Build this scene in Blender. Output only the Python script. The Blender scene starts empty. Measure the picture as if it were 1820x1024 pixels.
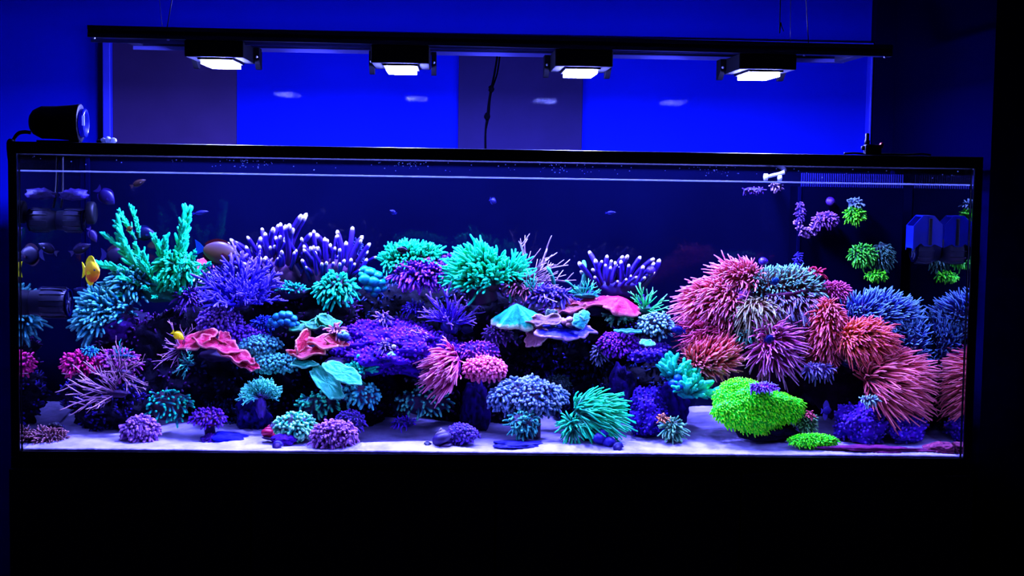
import bpy, bmesh, math, random
import numpy as np
from mathutils import Vector, Matrix, noise as mnoise

random.seed(7)
rng = np.random.default_rng(7)
C = bpy.context.scene.collection
scene = bpy.context.scene

# ------------------------------------------------------------------ camera
Z0 = 0.75                      # height of the tank's glass bottom above the floor
F_PX = 2640.0
CAM = np.array([-0.1023, -3.2878, 0.631 + Z0])
_y, _p, _r = 0.0395, -0.0781, 0.0155
_f = np.array([math.sin(_y) * math.cos(_p), math.cos(_y) * math.cos(_p), math.sin(_p)])
_rt = np.array([math.cos(_y), -math.sin(_y), 0.0])
_up = np.cross(_rt, _f)
RT = math.cos(_r) * _rt + math.sin(_r) * _up
UP = -math.sin(_r) * _rt + math.cos(_r) * _up
cam_d = bpy.data.cameras.new('camera')
cam = bpy.data.objects.new('camera', cam_d)
C.objects.link(cam)
cam.matrix_world = Matrix(((RT[0], UP[0], -_f[0], CAM[0]), (RT[1], UP[1], -_f[1], CAM[1]),
                           (RT[2], UP[2], -_f[2], CAM[2]), (0, 0, 0, 1)))
cam_d.sensor_width = 36.0
cam_d.lens = 36.0 * F_PX / 1820.0
cam_d.clip_start = 0.05
scene.camera = cam


def P(px, py, y):
    """world point at depth y (metres behind the front glass) that the photograph shows at px, py"""
    d = _f + RT * ((px - 910) / F_PX) - UP * ((py - 512) / F_PX)
    return CAM + d * ((y - CAM[1]) / d[1])


def PM(y):
    return (y - CAM[1]) / F_PX    # metres per photograph pixel at depth y


# ------------------------------------------------------------------ world, exposure, lamps
world = bpy.data.worlds.new('world')
scene.world = world
world.use_nodes = True
world.node_tree.nodes['Background'].inputs[0].default_value = (0.01, 0.015, 0.2, 1)
world.node_tree.nodes['Background'].inputs[1].default_value = 0.0
vs = scene.view_settings
vs.view_transform = 'Standard'
vs.look = 'None'
vs.exposure = 0.0
vs.gamma = 1.0
vs.use_curve_mapping = False
cy = scene.cycles
cy.use_denoising = True
cy.max_bounces = 10
cy.diffuse_bounces = 5
cy.glossy_bounces = 5
cy.transparent_max_bounces = 40
cy.caustics_reflective = True
cy.caustics_refractive = False
cy.sample_clamp_indirect = 6.0

LAMP_COL = (0.15, 0.17, 1.0)
LAMP_W = 72.0
KCOL = np.array([1.25, 1.4, 3.3])      # what the lamps do to a white surface in the reef
RAIL_YF, RAIL_YR = 0.12, 0.345
# front rail corners in the photograph -> lamp positions on the rail
LAMPS = [(380, 94.0), (711, 104.0), (1038, 112.0), (1365, 115.0)]
WALL_Y = 0.95

# ------------------------------------------------------------------ helpers


def lin(c):
    c = np.array(c, float) / 255.0
    return np.where(c <= 0.04045, c / 12.92, ((c + 0.055) / 1.055) ** 2.4)


def alb(c, gain=1.0):
    """paint colour that looks like c (0-255 display values) under the tank lamps"""
    c = lin(c)
    c = np.maximum(c.mean() + (c - c.mean()) * 1.22, .0006)
    a = np.clip(c / KCOL * gain, 0.0, 0.92)
    return (float(a[0]), float(a[1]), float(a[2]), 1.0)


def new_mat(name):
    m = bpy.data.materials.new(name)
    m.use_nodes = True
    nt = m.node_tree
    b = nt.nodes['Principled BSDF']
    return m, nt, b


def plain(name, col, rough=0.5, metal=0.0, spec=0.5, noise=0.0, nscale=40.0, bump=0.0):
    m, nt, b = new_mat(name)
    b.inputs['Base Color'].default_value = (*col[:3], 1)
    b.inputs['Roughness'].default_value = rough
    b.inputs['Metallic'].default_value = metal
    b.inputs['Specular IOR Level'].default_value = spec
    if noise or bump:
        tc = nt.nodes.new('ShaderNodeTexCoord')
        n = nt.nodes.new('ShaderNodeTexNoise')
        n.inputs['Scale'].default_value = nscale
        n.inputs['Detail'].default_value = 5
        nt.links.new(tc.outputs['Object'], n.inputs['Vector'])
        if noise:
            r = nt.nodes.new('ShaderNodeValToRGB')
            r.color_ramp.elements[0].position = 0.3
            r.color_ramp.elements[1].position = 0.7
            r.color_ramp.elements[0].color = tuple(x * (1 - noise) for x in col[:3]) + (1,)
            r.color_ramp.elements[1].color = tuple(min(1, x * (1 + noise)) for x in col[:3]) + (1,)
            nt.links.new(n.outputs['Fac'], r.inputs['Fac'])
            nt.links.new(r.outputs['Color'], b.inputs['Base Color'])
        if bump:
            bp = nt.nodes.new('ShaderNodeBump')
            bp.inputs['Strength'].default_value = bump
            bp.inputs['Distance'].default_value = 0.01
            nt.links.new(n.outputs['Fac'], bp.inputs['Height'])
            nt.links.new(bp.outputs['Normal'], b.inputs['Normal'])
    return m


_mc = {}


def ramp(base, tip, mid=None, p=(0.15, 0.6, 0.95), rough=0.45, gain=1.0, var=0.35, spec=0.2, nscale=150.0, bump=0.0):
    """living tissue: colour runs from base to tip along the attribute t, each polyp a little different (attribute r)"""
    key = (tuple(base), tuple(tip), tuple(mid) if mid else None, p, rough, gain, var, nscale, bump)
    if key in _mc:
        return _mc[key]
    m, nt, b = new_mat('tissue')
    at = nt.nodes.new('ShaderNodeAttribute')
    at.attribute_name = 't'
    r = nt.nodes.new('ShaderNodeValToRGB')
    e = r.color_ramp.elements
    e[0].position = p[0]
    e[0].color = alb(base, gain)
    e[1].position = p[2]
    e[1].color = alb(tip, gain)
    if mid:
        x = e.new(p[1])
        x.color = alb(mid, gain)
    nt.links.new(at.outputs['Fac'], r.inputs['Fac'])
    ar = nt.nodes.new('ShaderNodeAttribute')
    ar.attribute_name = 'r'
    tc = nt.nodes.new('ShaderNodeTexCoord')
    n = nt.nodes.new('ShaderNodeTexNoise')
    n.inputs['Scale'].default_value = nscale
    nt.links.new(tc.outputs['Object'], n.inputs['Vector'])
    add = nt.nodes.new('ShaderNodeMath')
    add.operation = 'ADD'
    nt.links.new(ar.outputs['Fac'], add.inputs[0])
    nt.links.new(n.outputs['Fac'], add.inputs[1])
    mr = nt.nodes.new('ShaderNodeMapRange')
    mr.inputs['From Min'].default_value = 0.25
    mr.inputs['From Max'].default_value = 1.5
    mr.inputs['To Min'].default_value = 1 - var
    mr.inputs['To Max'].default_value = 1 + var
    nt.links.new(add.outputs[0], mr.inputs['Value'])
    mx = nt.nodes.new('ShaderNodeMix')
    mx.data_type = 'RGBA'
    mx.blend_type = 'MULTIPLY'
    mx.inputs['Factor'].default_value = 1.0
    nt.links.new(r.outputs['Color'], mx.inputs[6])
    nt.links.new(mr.outputs['Result'], mx.inputs[7])
    nt.links.new(mx.outputs[2], b.inputs['Base Color'])
    b.inputs['Roughness'].default_value = rough
    b.inputs['Specular IOR Level'].default_value = spec
    if bump:
        bp = nt.nodes.new('ShaderNodeBump')
        bp.inputs['Strength'].default_value = bump
        bp.inputs['Distance'].default_value = 0.004
        nt.links.new(n.outputs['Fac'], bp.inputs['Height'])
        nt.links.new(bp.outputs['Normal'], b.inputs['Normal'])
    _mc[key] = m
    return m


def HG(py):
    """colour gain by height to offset lamp falloff: darker near lamps, paler in shade"""
    return float(np.interp(py, [430, 560, 680, 740, 790], [.75, .95, 1.3, 1.1, .8]))  # lamp falloff compensated in the base colours


def clear(name, ior, tint, both=False):
    """clear glass or still water: passes light straight on, mirrors by its Fresnel angle"""
    m = bpy.data.materials.new(name)
    m.use_nodes = True
    nt = m.node_tree
    nt.nodes.clear()
    out = nt.nodes.new('ShaderNodeOutputMaterial')
    tr = nt.nodes.new('ShaderNodeBsdfTransparent')
    tr.inputs[0].default_value = (*tint, 1)
    gl = nt.nodes.new('ShaderNodeBsdfGlossy')
    gl.inputs['Roughness'].default_value = 0.02
    mix = nt.nodes.new('ShaderNodeMixShader')
    if both:      # water surface: Schlick from either side
        g = nt.nodes.new('ShaderNodeNewGeometry')
        dt = nt.nodes.new('ShaderNodeVectorMath')
        dt.operation = 'DOT_PRODUCT'
        nt.links.new(g.outputs['Incoming'], dt.inputs[0])
        nt.links.new(g.outputs['Normal'], dt.inputs[1])
        ab = nt.nodes.new('ShaderNodeMath')
        ab.operation = 'ABSOLUTE'
        nt.links.new(dt.outputs['Value'], ab.inputs[0])
        iv = nt.nodes.new('ShaderNodeMath')
        iv.operation = 'SUBTRACT'
        iv.inputs[0].default_value = 1.0
        nt.links.new(ab.outputs[0], iv.inputs[1])
        pw = nt.nodes.new('ShaderNodeMath')
        pw.operation = 'POWER'
        pw.inputs[1].default_value = 5.0
        nt.links.new(iv.outputs[0], pw.inputs[0])
        ma = nt.nodes.new('ShaderNodeMath')
        ma.operation = 'MULTIPLY_ADD'
        ma.inputs[1].default_value = 0.95
        ma.inputs[2].default_value = 0.02
        nt.links.new(pw.outputs[0], ma.inputs[0])
        nt.links.new(ma.outputs[0], mix.inputs[0])
    else:
        fr = nt.nodes.new('ShaderNodeFresnel')
        fr.inputs[0].default_value = ior
        nt.links.new(fr.outputs[0], mix.inputs[0])
    nt.links.new(tr.outputs[0], mix.inputs[1])
    nt.links.new(gl.outputs[0], mix.inputs[2])
    nt.links.new(mix.outputs[0], out.inputs[0])
    return m


def build(name, V, Q=None, T=None, mat=None, parent=None, t=None, r=None, smooth=True, poly=None):
    """one mesh object from vertex, quad and triangle arrays; V is in the parent's space"""
    V = np.asarray(V, np.float32)
    me = bpy.data.meshes.new(name)
    if poly is not None:
        me.from_pydata([tuple(v) for v in V], [], poly)
    else:
        Q = np.zeros((0, 4), np.int32) if Q is None else np.asarray(Q, np.int32).reshape(-1, 4)
        T = np.zeros((0, 3), np.int32) if T is None else np.asarray(T, np.int32).reshape(-1, 3)
        me.vertices.add(len(V))
        me.vertices.foreach_set('co', V.ravel())
        me.loops.add(Q.size + T.size)
        me.loops.foreach_set('vertex_index', np.concatenate([Q.ravel(), T.ravel()]))
        me.polygons.add(len(Q) + len(T))
        ls = np.concatenate([np.arange(len(Q)) * 4, Q.size + np.arange(len(T)) * 3]).astype(np.int32)
        me.polygons.foreach_set('loop_start', ls)
        me.update(calc_edges=True)
        me.validate()
    if smooth:
        me.polygons.foreach_set('use_smooth', np.ones(len(me.polygons), bool))
    for nm, a in (('t', t), ('r', r)):
        if a is not None:
            at = me.attributes.new(nm, 'FLOAT', 'POINT')
            at.data.foreach_set('value', np.asarray(a, np.float32))
    if mat:
        me.materials.append(mat)
    o = bpy.data.objects.new(name, me)
    C.objects.link(o)
    if parent is not None:
        o.parent = parent
    return o


def inst(src, name, parent, M):
    """another object on the same mesh data"""
    o = src.copy()
    o.name = name
    C.objects.link(o)
    o.parent = parent
    o.matrix_basis = M
    return o


def empty(name, label, cat, loc=(0, 0, 0), group=None):
    o = bpy.data.objects.new(name, None)
    o.empty_display_size = 0.02
    C.objects.link(o)
    o.location = [float(v) for v in loc]
    return tag(o, label, cat, group)


def tag(o, label, cat, group=None):
    o['label'] = label
    o['category'] = cat
    if group:
        o['group'] = group
    return o


def struct(o):
    o['kind'] = 'structure'
    return o


def box(name, a, b, mat, parent=None, bev=0.0, seg=2):
    """axis-aligned box between corners a and b with rounded edges"""
    bm = bmesh.new()
    bmesh.ops.create_cube(bm, size=1)
    a = np.minimum(a, b).astype(float), np.maximum(a, b).astype(float)
    for v in bm.verts:
        for k in range(3):
            v.co[k] = a[1][k] if v.co[k] > 0 else a[0][k]
    if bev:
        bmesh.ops.bevel(bm, geom=bm.edges[:], offset=bev, segments=seg, affect='EDGES', profile=0.5)
    return from_bm(name, bm, mat, parent, smooth=False)


def from_bm(name, bm, mat, parent=None, smooth=True):
    bmesh.ops.recalc_face_normals(bm, faces=bm.faces[:])
    me = bpy.data.meshes.new(name)
    bm.to_mesh(me)
    bm.free()
    if smooth:
        me.polygons.foreach_set('use_smooth', np.ones(len(me.polygons), bool))
    if mat:
        me.materials.append(mat)
    o = bpy.data.objects.new(name, me)
    C.objects.link(o)
    if parent is not None:
        o.parent = parent
    return o


def unit(a):
    a = np.asarray(a, float)
    return a / np.maximum(np.linalg.norm(a, axis=-1, keepdims=True), 1e-9)


def tubes(P0, D, L, B, r0, r1, rings=6, sides=5, bulb=0.0, wig=0.0, flat=1.0):
    """many tapering tentacles at once: root P0, direction D, length L, bend B (added as t^2)"""
    P0 = np.asarray(P0, float)
    n = len(P0)
    D = unit(D)
    L = np.broadcast_to(np.asarray(L, float), (n,))
    B = np.broadcast_to(np.asarray(B, float), (n, 3))
    r0 = np.broadcast_to(np.asarray(r0, float), (n,))
    r1 = np.broadcast_to(np.asarray(r1, float), (n,))
    ts = np.linspace(0, 1, rings)
    ref = unit(rng.normal(size=(n, 3)))
    u = unit(np.cross(D, ref))
    v = np.cross(D, u)
    ph = rng.uniform(0, 6.28, (n, 1))
    sw = np.sin(ph + 4.5 * ts[None]) - np.sin(ph)
    c = P0[:, None] + D[:, None] * (L[:, None, None] * ts[None, :, None]) \
        + B[:, None] * (L[:, None, None] * (ts ** 2)[None, :, None]) \
        + u[:, None] * (wig * L[:, None, None] * sw[..., None] * 0.5)
    tg = unit(np.gradient(c, axis=1))
    uu = unit(np.cross(tg, np.broadcast_to(v[:, None], tg.shape)))
    vv = np.cross(tg, uu)
    rad = r0[:, None] * (1 - ts[None]) + r1[:, None] * ts[None]
    if bulb:
        rad = rad * (1 + bulb * np.exp(-((ts[None] - 0.9) / 0.1) ** 2))
    rad[:, -1] *= 0.72
    th = np.arange(sides) / sides * 2 * math.pi
    ring = c[:, :, None] + rad[:, :, None, None] * (uu[:, :, None] * np.cos(th)[None, None, :, None] * flat
                                                   + vv[:, :, None] * np.sin(th)[None, None, :, None])
    tip = c[:, -1] + tg[:, -1] * rad[:, -1:] * 0.75
    V = np.concatenate([ring.reshape(n, -1, 3), tip[:, None]], axis=1)
    m = rings * sides + 1
    i = np.arange(rings - 1)[:, None] * sides
    j = np.arange(sides)[None]
    jn = (j + 1) % sides
    q = np.stack([i + j, i + jn, i + sides + jn, i + sides + j], -1).reshape(-1, 4)
    b0 = (rings - 1) * sides
    tr = np.stack([b0 + np.arange(sides), b0 + (np.arange(sides) + 1) % sides, np.full(sides, m - 1)], -1)
    off = np.arange(n)[:, None, None] * m
    Q = (q[None] + off).reshape(-1, 4)
    T = (tr[None] + off).reshape(-1, 3)
    t = np.concatenate([np.repeat(ts, sides), [1.0]])
    return V.reshape(-1, 3), Q, T, np.tile(t, n), np.repeat(rng.uniform(0, 1, n), m)


def merge(parts):
    Vs, Qs, Ts, ts, rs, o = [], [], [], [], [], 0
    for V, Q, T, t, r in parts:
        Vs.append(V)
        Qs.append(np.asarray(Q).reshape(-1, 4) + o)
        Ts.append(np.asarray(T).reshape(-1, 3) + o)
        ts.append(t)
        rs.append(r)
        o += len(V)
    return np.concatenate(Vs), np.concatenate(Qs), np.concatenate(Ts), np.concatenate(ts), np.concatenate(rs)


_ico = {}


def ico(sub):
    if sub not in _ico:
        bm = bmesh.new()
        bmesh.ops.create_icosphere(bm, subdivisions=sub, radius=1)
        bm.verts.ensure_lookup_table()
        _ico[sub] = (np.array([v.co[:] for v in bm.verts]), np.array([[v.index for v in f.verts] for f in bm.faces]))
        bm.free()
    return _ico[sub]


def lump(rad, amp=0.2, freq=1.6, sub=4, seed=0, fine=0.0, ffreq=7.0, ridge=0.0):
    """an irregular rounded body about the origin; returns verts, tris, a noise value per vertex"""
    D, T = ico(sub)
    s = Vector((seed * 3.17 % 50, seed * 1.31 % 50, seed * 7.77 % 50))
    k = np.zeros(len(D))
    w = np.zeros(len(D))
    for i, d in enumerate(D):
        v = Vector(d)
        a = mnoise.noise(v * freq + s) + 0.5 * mnoise.noise(v * freq * 2.3 + s)
        b = mnoise.noise(v * ffreq + s)
        c = mnoise.noise(v * ffreq * 2.2 + s)
        k[i] = amp * a + fine * (b + 0.6 * c) - ridge * abs(b)
        w[i] = 0.5 + 0.5 * b + 0.25 * c
    return D * (1 + k)[:, None] * np.asarray(rad)[None], T, np.clip(w, 0, 1)


def vnormals(V, T):
    n = np.zeros_like(V)
    f = np.cross(V[T[:, 1]] - V[T[:, 0]], V[T[:, 2]] - V[T[:, 0]])
    for k in range(3):
        np.add.at(n, T[:, k], f)
    return unit(n)


def scatter(V, T, n, axis, cmin, mask=None):
    """n well-spread points with normals on a body, where its normal leans to axis"""
    fn = np.cross(V[T[:, 1]] - V[T[:, 0]], V[T[:, 2]] - V[T[:, 0]])
    ar = np.linalg.norm(fn, axis=1)
    fn = fn / np.maximum(ar[:, None], 1e-12)
    ok = fn @ unit(axis) > cmin
    if mask is not None:
        ok &= mask
    if ok.sum() < 5:
        ok[:] = True
    idx = np.where(ok)[0]
    area = ar[idx].sum() / 2
    vn = vnormals(V, T)
    cand = rng.choice(idx, size=n * 8, p=ar[idx] / ar[idx].sum())
    bc = rng.dirichlet((1, 1, 1), len(cand))
    pt = (V[T[cand]] * bc[..., None]).sum(1)
    nm = unit((vn[T[cand]] * bc[..., None]).sum(1))
    md = 0.68 * math.sqrt(area / max(n, 1))
    keep = []
    kp = np.zeros((n, 3))
    for i in range(len(cand)):
        k = len(keep)
        if k >= n:
            break
        if k and np.min(((kp[:k] - pt[i]) ** 2).sum(1)) < md * md:
            continue
        kp[k] = pt[i]
        keep.append(i)
    return pt[keep], nm[keep]


def lathe(prof, seg=24, axis='z', cap=True):
    """profile of (radius, height) pairs turned about an axis"""
    pr = np.asarray(prof, float)
    th = np.arange(seg) / seg * 2 * math.pi
    V = np.stack([pr[:, 0, None] * np.cos(th), pr[:, 0, None] * np.sin(th), np.repeat(pr[:, 1, None], seg, 1)], -1).reshape(-1, 3)
    n = len(pr)
    i = np.arange(n - 1)[:, None] * seg
    j = np.arange(seg)[None]
    jn = (j + 1) % seg
    Q = np.stack([i + j, i + jn, i + seg + jn, i + seg + j], -1).reshape(-1, 4)
    T = np.zeros((0, 3), int)
    if cap:
        V = np.concatenate([V, [[0, 0, pr[0, 1]], [0, 0, pr[-1, 1]]]])
        a, b = len(V) - 2, len(V) - 1
        jj = np.arange(seg)
        T = np.concatenate([np.stack([(jj + 1) % seg, jj, np.full(seg, a)], -1),
                            np.stack([(n - 1) * seg + jj, (n - 1) * seg + (jj + 1) % seg, np.full(seg, b)], -1)])
    if axis == 'x':
        V = V[:, [2, 0, 1]]
    elif axis == 'y':
        V = V[:, [1, 2, 0]]
    return V, Q, T


def path(pts, rad, n=8, sides=8):
    """tube along a smooth line through pts"""
    pts = np.asarray(pts, float)
    k = len(pts)
    t = np.linspace(0, k - 1, (k - 1) * n + 1)
    pp = np.concatenate([[2 * pts[0] - pts[1]], pts, [2 * pts[-1] - pts[-2]]])
    c = []
    for x in t:
        i = min(int(x), k - 2)
        f = x - i
        a, b, cc, d = pp[i], pp[i + 1], pp[i + 2], pp[i + 3]
        c.append(0.5 * (2 * b + (cc - a) * f + (2 * a - 5 * b + 4 * cc - d) * f * f + (3 * b - a - 3 * cc + d) * f ** 3))
    c = np.array(c)
    tg = unit(np.gradient(c, axis=0))
    ref = np.array([0.31, 0.9, 0.27])
    u = unit(np.cross(tg, ref))
    v = np.cross(tg, u)
    th = np.arange(sides) / sides * 2 * math.pi
    rad = np.broadcast_to(np.interp(t, np.linspace(0, k - 1, len(np.atleast_1d(rad))), np.atleast_1d(rad)), t.shape)
    V = (c[:, None] + rad[:, None, None] * (u[:, None] * np.cos(th)[None, :, None] + v[:, None] * np.sin(th)[None, :, None])).reshape(-1, 3)
    m = len(c)
    i = np.arange(m - 1)[:, None] * sides
    j = np.arange(sides)[None]
    jn = (j + 1) % sides
    Q = np.stack([i + j, i + jn, i + sides + jn, i + sides + j], -1).reshape(-1, 4)
    V = np.concatenate([V, c[:1], c[-1:]])
    jj = np.arange(sides)
    T = np.concatenate([np.stack([(jj + 1) % sides, jj, np.full(sides, len(V) - 2)], -1),
                        np.stack([(m - 1) * sides + jj, (m - 1) * sides + (jj + 1) % sides, np.full(sides, len(V) - 1)], -1)])
    return V, Q, T


def aim(loc, d, s, spin=None):
    """matrix that puts a mesh grown along +z at loc, pointing along d, scaled s"""
    d = Vector(d).normalized()
    q = Vector((0, 0, 1)).rotation_difference(d)
    M = Matrix.Translation(Vector(loc)) @ q.to_matrix().to_4x4()
    if spin is None:
        spin = random.uniform(0, 6.28)
    M = M @ Matrix.Rotation(spin, 4, 'Z')
    if not hasattr(s, '__len__'):
        s = (s, s, s)
    return M @ Matrix.Diagonal((*s, 1))


# ------------------------------------------------------------------ plain materials
M_black = plain('black_plastic', (0.0015, 0.0015, 0.002), 0.5, spec=0.12)
M_frame = plain('black_powder_coat', (0.004, 0.004, 0.006), 0.5, spec=0.25)
M_cab = plain('black_cabinet_lacquer', (0.004, 0.004, 0.005), 0.55, spec=0.2)
M_rail = plain('dark_anodised_rail', (0.004, 0.004, 0.010), 0.45, 0.2, spec=0.2)
M_railrear = plain('grey_anodised_rail', (0.0015, 0.0015, 0.012), 0.5, 0.1, spec=0.1)
M_wall = plain('blue_painted_wall', (0.002, 0.006, 0.225), 0.9, spec=0.0, noise=0.05, nscale=3, bump=0.02)
M_walldark = plain('dark_blue_wall', (0.0002, 0.0002, 0.009), 0.9, spec=0.0, noise=0.1, nscale=3)
M_wallroom = plain('dark_room_wall', (0.02, 0.02, 0.05), 0.9, spec=0.1, noise=0.1, nscale=2)
M_brown = plain('brown_wall_panel', (0.024, 0.012, 0.040), 0.6, spec=0.05, noise=0.08, nscale=12)
M_brownblue = plain('plum_wall_panel', (0.009, 0.005, 0.03), 0.6, spec=0.05, noise=0.08, nscale=12)
M_ceil = plain('ceiling_paint', (0.35, 0.35, 0.5), 0.9, spec=0.1, noise=0.04, nscale=3)
M_floor = plain('dark_floor', (0.03, 0.03, 0.035), 0.5, noise=0.3, nscale=9)
M_trim = plain('pale_trim', (0.008, 0.012, 0.3), 0.6)
M_backfilm = plain('dark_blue_back_film', (0.0005, 0.0007, 0.0055), 0.6, spec=0.0, noise=0.25, nscale=2.5)
M_overflow = plain('black_overflow_acrylic', (0.0002, 0.0003, 0.0026), 0.5, spec=0.0)
M_steel = plain('steel_wire', (0.05, 0.05, 0.07), 0.4, 0.8)
M_bolt = plain('bright_bolt', (0.6, 0.6, 0.7), 0.3, 0.7)


def translucent(m, col, f=.5):
    nt = m.node_tree
    tl = nt.nodes.new('ShaderNodeBsdfTranslucent')
    tl.inputs[0].default_value = (*col, 1)
    mx = nt.nodes.new('ShaderNodeMixShader')
    mx.inputs[0].default_value = f
    nt.links.new(nt.nodes['Principled BSDF'].outputs[0], mx.inputs[1])
    nt.links.new(tl.outputs[0], mx.inputs[2])
    nt.links.new(mx.outputs[0], nt.nodes['Material Output'].inputs[0])
    return m


M_glintdrops = translucent(plain('waterline_glint_and_drops', (0.55, 0.6, 0.8), 0.7, noise=0.3, nscale=60), (.85, .92, 1))  # pale colour for the lit meniscus strip and the drops over it
M_white = translucent(plain('white_plastic', (0.6, 0.65, 0.75), 0.4), (.5, .55, .6))
M_red = plain('red_plastic', (0.5, 0.02, 0.02), 0.4)
M_blueacryl = translucent(plain('blue_acrylic', (0.004, 0.01, 0.16), 0.25), (.006, .02, .3))
M_edge = plain('rail_edge_glint', (0.03, 0.03, 0.12), 0.4)  # lighter than the rails, painted as lamp glint along their edges
M_pump = plain('dark_pump_plastic', (0.0011, 0.001, 0.007), 0.45, spec=.25)
M_cord = plain('matt_black_cord', (0.0003, 0.0003, 0.0006), 0.9, spec=0.0)
M_lamp = plain('matt_black_lamp_case', (0.0004, 0.0004, 0.0007), 0.8, spec=0.03)
M_seam = plain('blue_silicone_seam', (0.0004, 0.0005, 0.007), 0.5, spec=0.0)
M_glass = clear('aquarium_glass', 1.2, (0.98, 0.99, 1.0))
M_wglass = clear('window_glass', 1.03, (0.97, 0.98, 1.0))
M_water = clear('water_body', 1.33, (0.97, 0.985, 1.0))
M_wtop = clear('water_surface', 1.33, (0.98, 0.99, 1.0), both=True)
# ------------------------------------------------------------------ room shell
CEIL = 2.62
W, H, D = 2.10, 0.654, 0.58            # inside of the tank between its posts
TOP = Z0 + H
WATER = Z0 + 0.617


def wx(px, y=WALL_Y, py=160):
    return float(P(px, py, y)[0])


def wz(py, y=WALL_Y, px=900):
    return float(P(px, py, y)[2])


struct(box('floor', (-3.2, -4.6, -0.06), (3.2, 1.1, 0.0), M_floor))
struct(box('ceiling', (-3.2, -4.6, CEIL), (3.2, 1.1, CEIL + 0.06), M_ceil))
struct(box('wall_back', (-3.2, WALL_Y, 0), (3.2, 1.1, CEIL), M_wall))
struct(box('wall_left', (-3.2, -4.6, 0), (-3.1, WALL_Y, CEIL), M_wallroom))
struct(box('wall_right', (3.1, -4.6, 0), (3.2, WALL_Y, CEIL), M_wallroom))
struct(box('wall_front', (-3.1, -4.6, 0), (3.1, -4.5, CEIL), M_wallroom))
# dark wall return beside the blue wall, and a black column nearer the tank
xr = wx(1554, 0.90)
struct(box('wall_return', (xr, 0.90, 0), (3.1, WALL_Y, CEIL), M_walldark))
struct(box('column', (float(P(1752, 500, 0.12)[0]), 0.12, 0), (1.75, 0.9, CEIL), plain('black_column', (0.0002, 0.0002, 0.006), 0.8, spec=0.0)))
# glazed panel over the wall: frame, pane, and two brown panels behind it
x0, x1 = wx(198, 0.92), xr - 0.004
zt, zb = wz(84, 0.92), 1.0
wn = bpy.data.objects.new('window_1', None)
C.objects.link(wn)
wn['kind'] = 'structure'
wn.location = ((x0 + x1) / 2, 0.92, zb)


def wbox(name, a, b, mat):
    o = np.array(wn.location)
    return box(name, np.array(a) - o, np.array(b) - o, mat, wn, 0.002)


wbox('frame_stile', (wx(183, 0.91), 0.905, zb), (x0, WALL_Y - 0.001, zt + 0.03), M_trim)
wbox('frame_rail', (x0, 0.905, zt), (x1, WALL_Y - 0.001, zt + 0.03), M_trim)
wbox('frame_sill', (x0, 0.905, zb - 0.03), (x1, WALL_Y - 0.001, zb), M_trim)
wbox('frame_stile', (x1 - 0.006, 0.905, zb), (x1, WALL_Y - 0.001, zt), M_trim)
wbox('pane', (x0 + 0.001, 0.912, zb + 0.001), (x1 - 0.007, 0.916, zt - 0.001), M_wglass)
wbox('wall_panel', (wx(200, 0.935), 0.935, zb), (wx(420, 0.935), WALL_Y - 0.001, zt - 0.001), M_brown)
wbox('wall_panel', (wx(815, 0.935), 0.935, zb), (wx(1036, 0.935), WALL_Y - 0.001, zt - 0.001), M_brownblue)

# ------------------------------------------------------------------ cabinet
FT = 0.012                              # glass thickness
OX = W / 2 + 0.021                      # outside of the black frame
cab = empty('aquarium_cabinet', 'black lacquered cabinet with four plain doors carrying the aquarium', 'cabinet', (0, 0.3, 0))


def cbox(name, a, b, mat, bev=0.002, par=None, off=(0, 0.3, 0)):
    o = np.array(off)
    return box(name, np.array(a) - o, np.array(b) - o, mat, par or cab, bev)


cbox('carcass', (-OX, -0.02, 0.08), (OX, D + 0.04, Z0 - FT - 0.001), M_cab)
cbox('plinth', (-OX + 0.03, 0.03, 0.0), (OX - 0.03, D, 0.08), M_cab)
xs = [-OX, float(P(446, 900, -0.04)[0]), float(P(881, 900, -0.04)[0]), float(P(1316, 900, -0.04)[0]), OX]
for k in range(4):
    cbox('door', (xs[k] + 0.0015, -0.040, 0.09), (xs[k + 1] - 0.0015, -0.0205, Z0 - 0.035), M_cab)

# ------------------------------------------------------------------ tank
tank = empty('aquarium', 'long glass reef aquarium in a black frame standing on the black cabinet', 'aquarium', (0, 0.3, Z0 - FT))
TO = (0, 0.3, Z0 - FT)


def tbox(name, a, b, mat, bev=0.0015):
    return cbox(name, a, b, mat, bev, tank, TO)


tbox('front_pane', (-W / 2 - 0.002, -FT, Z0), (W / 2 + 0.002, 0, TOP), M_glass, 0)
tbox('side_pane', (-W / 2 - FT, 0, Z0), (-W / 2, D, TOP), M_glass, 0)
tbox('side_pane', (W / 2, 0, Z0), (W / 2 + FT, D, TOP), M_glass, 0)
tbox('back_pane', (-W / 2 - FT, D, Z0), (W / 2 + FT, D + FT, TOP), M_backfilm, 0)
tbox('bottom_pane', (-W / 2 - FT, -FT, Z0 - FT), (W / 2 + FT, D + FT, Z0 - 0.0005), M_black, 0)
for sx in (-1, 1):
    tbox('corner_post', (sx * (W / 2 + 0.0025), -0.018, Z0), (sx * OX, 0.004, TOP), M_frame)
    tbox('corner_post', (sx * (W / 2 + FT + 0.0005), D - 0.005, Z0), (sx * OX, D + 0.02, TOP), M_frame)
    tbox('silicone_seam', (sx * (W / 2 - 0.0005), D - 0.012, Z0), (sx * (W / 2 - 0.012), D - 0.0005, TOP), M_seam, 0.002)
tbox('top_rim', (-OX, -0.018, TOP), (OX, 0.03, TOP + 0.026), M_frame)
tbox('top_rim', (-OX, D - 0.02, TOP), (OX, D + 0.02, TOP + 0.026), M_frame)
for sx in (-1, 1):
    tbox('top_rim', (sx * (W / 2 - 0.02), 0.03, TOP), (sx * OX, D - 0.02, TOP + 0.026), M_frame)
tbox('bottom_rim', (-OX, -0.0185, Z0 - FT), (OX, -FT - 0.0002, Z0 + 0.001), M_frame)
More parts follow.
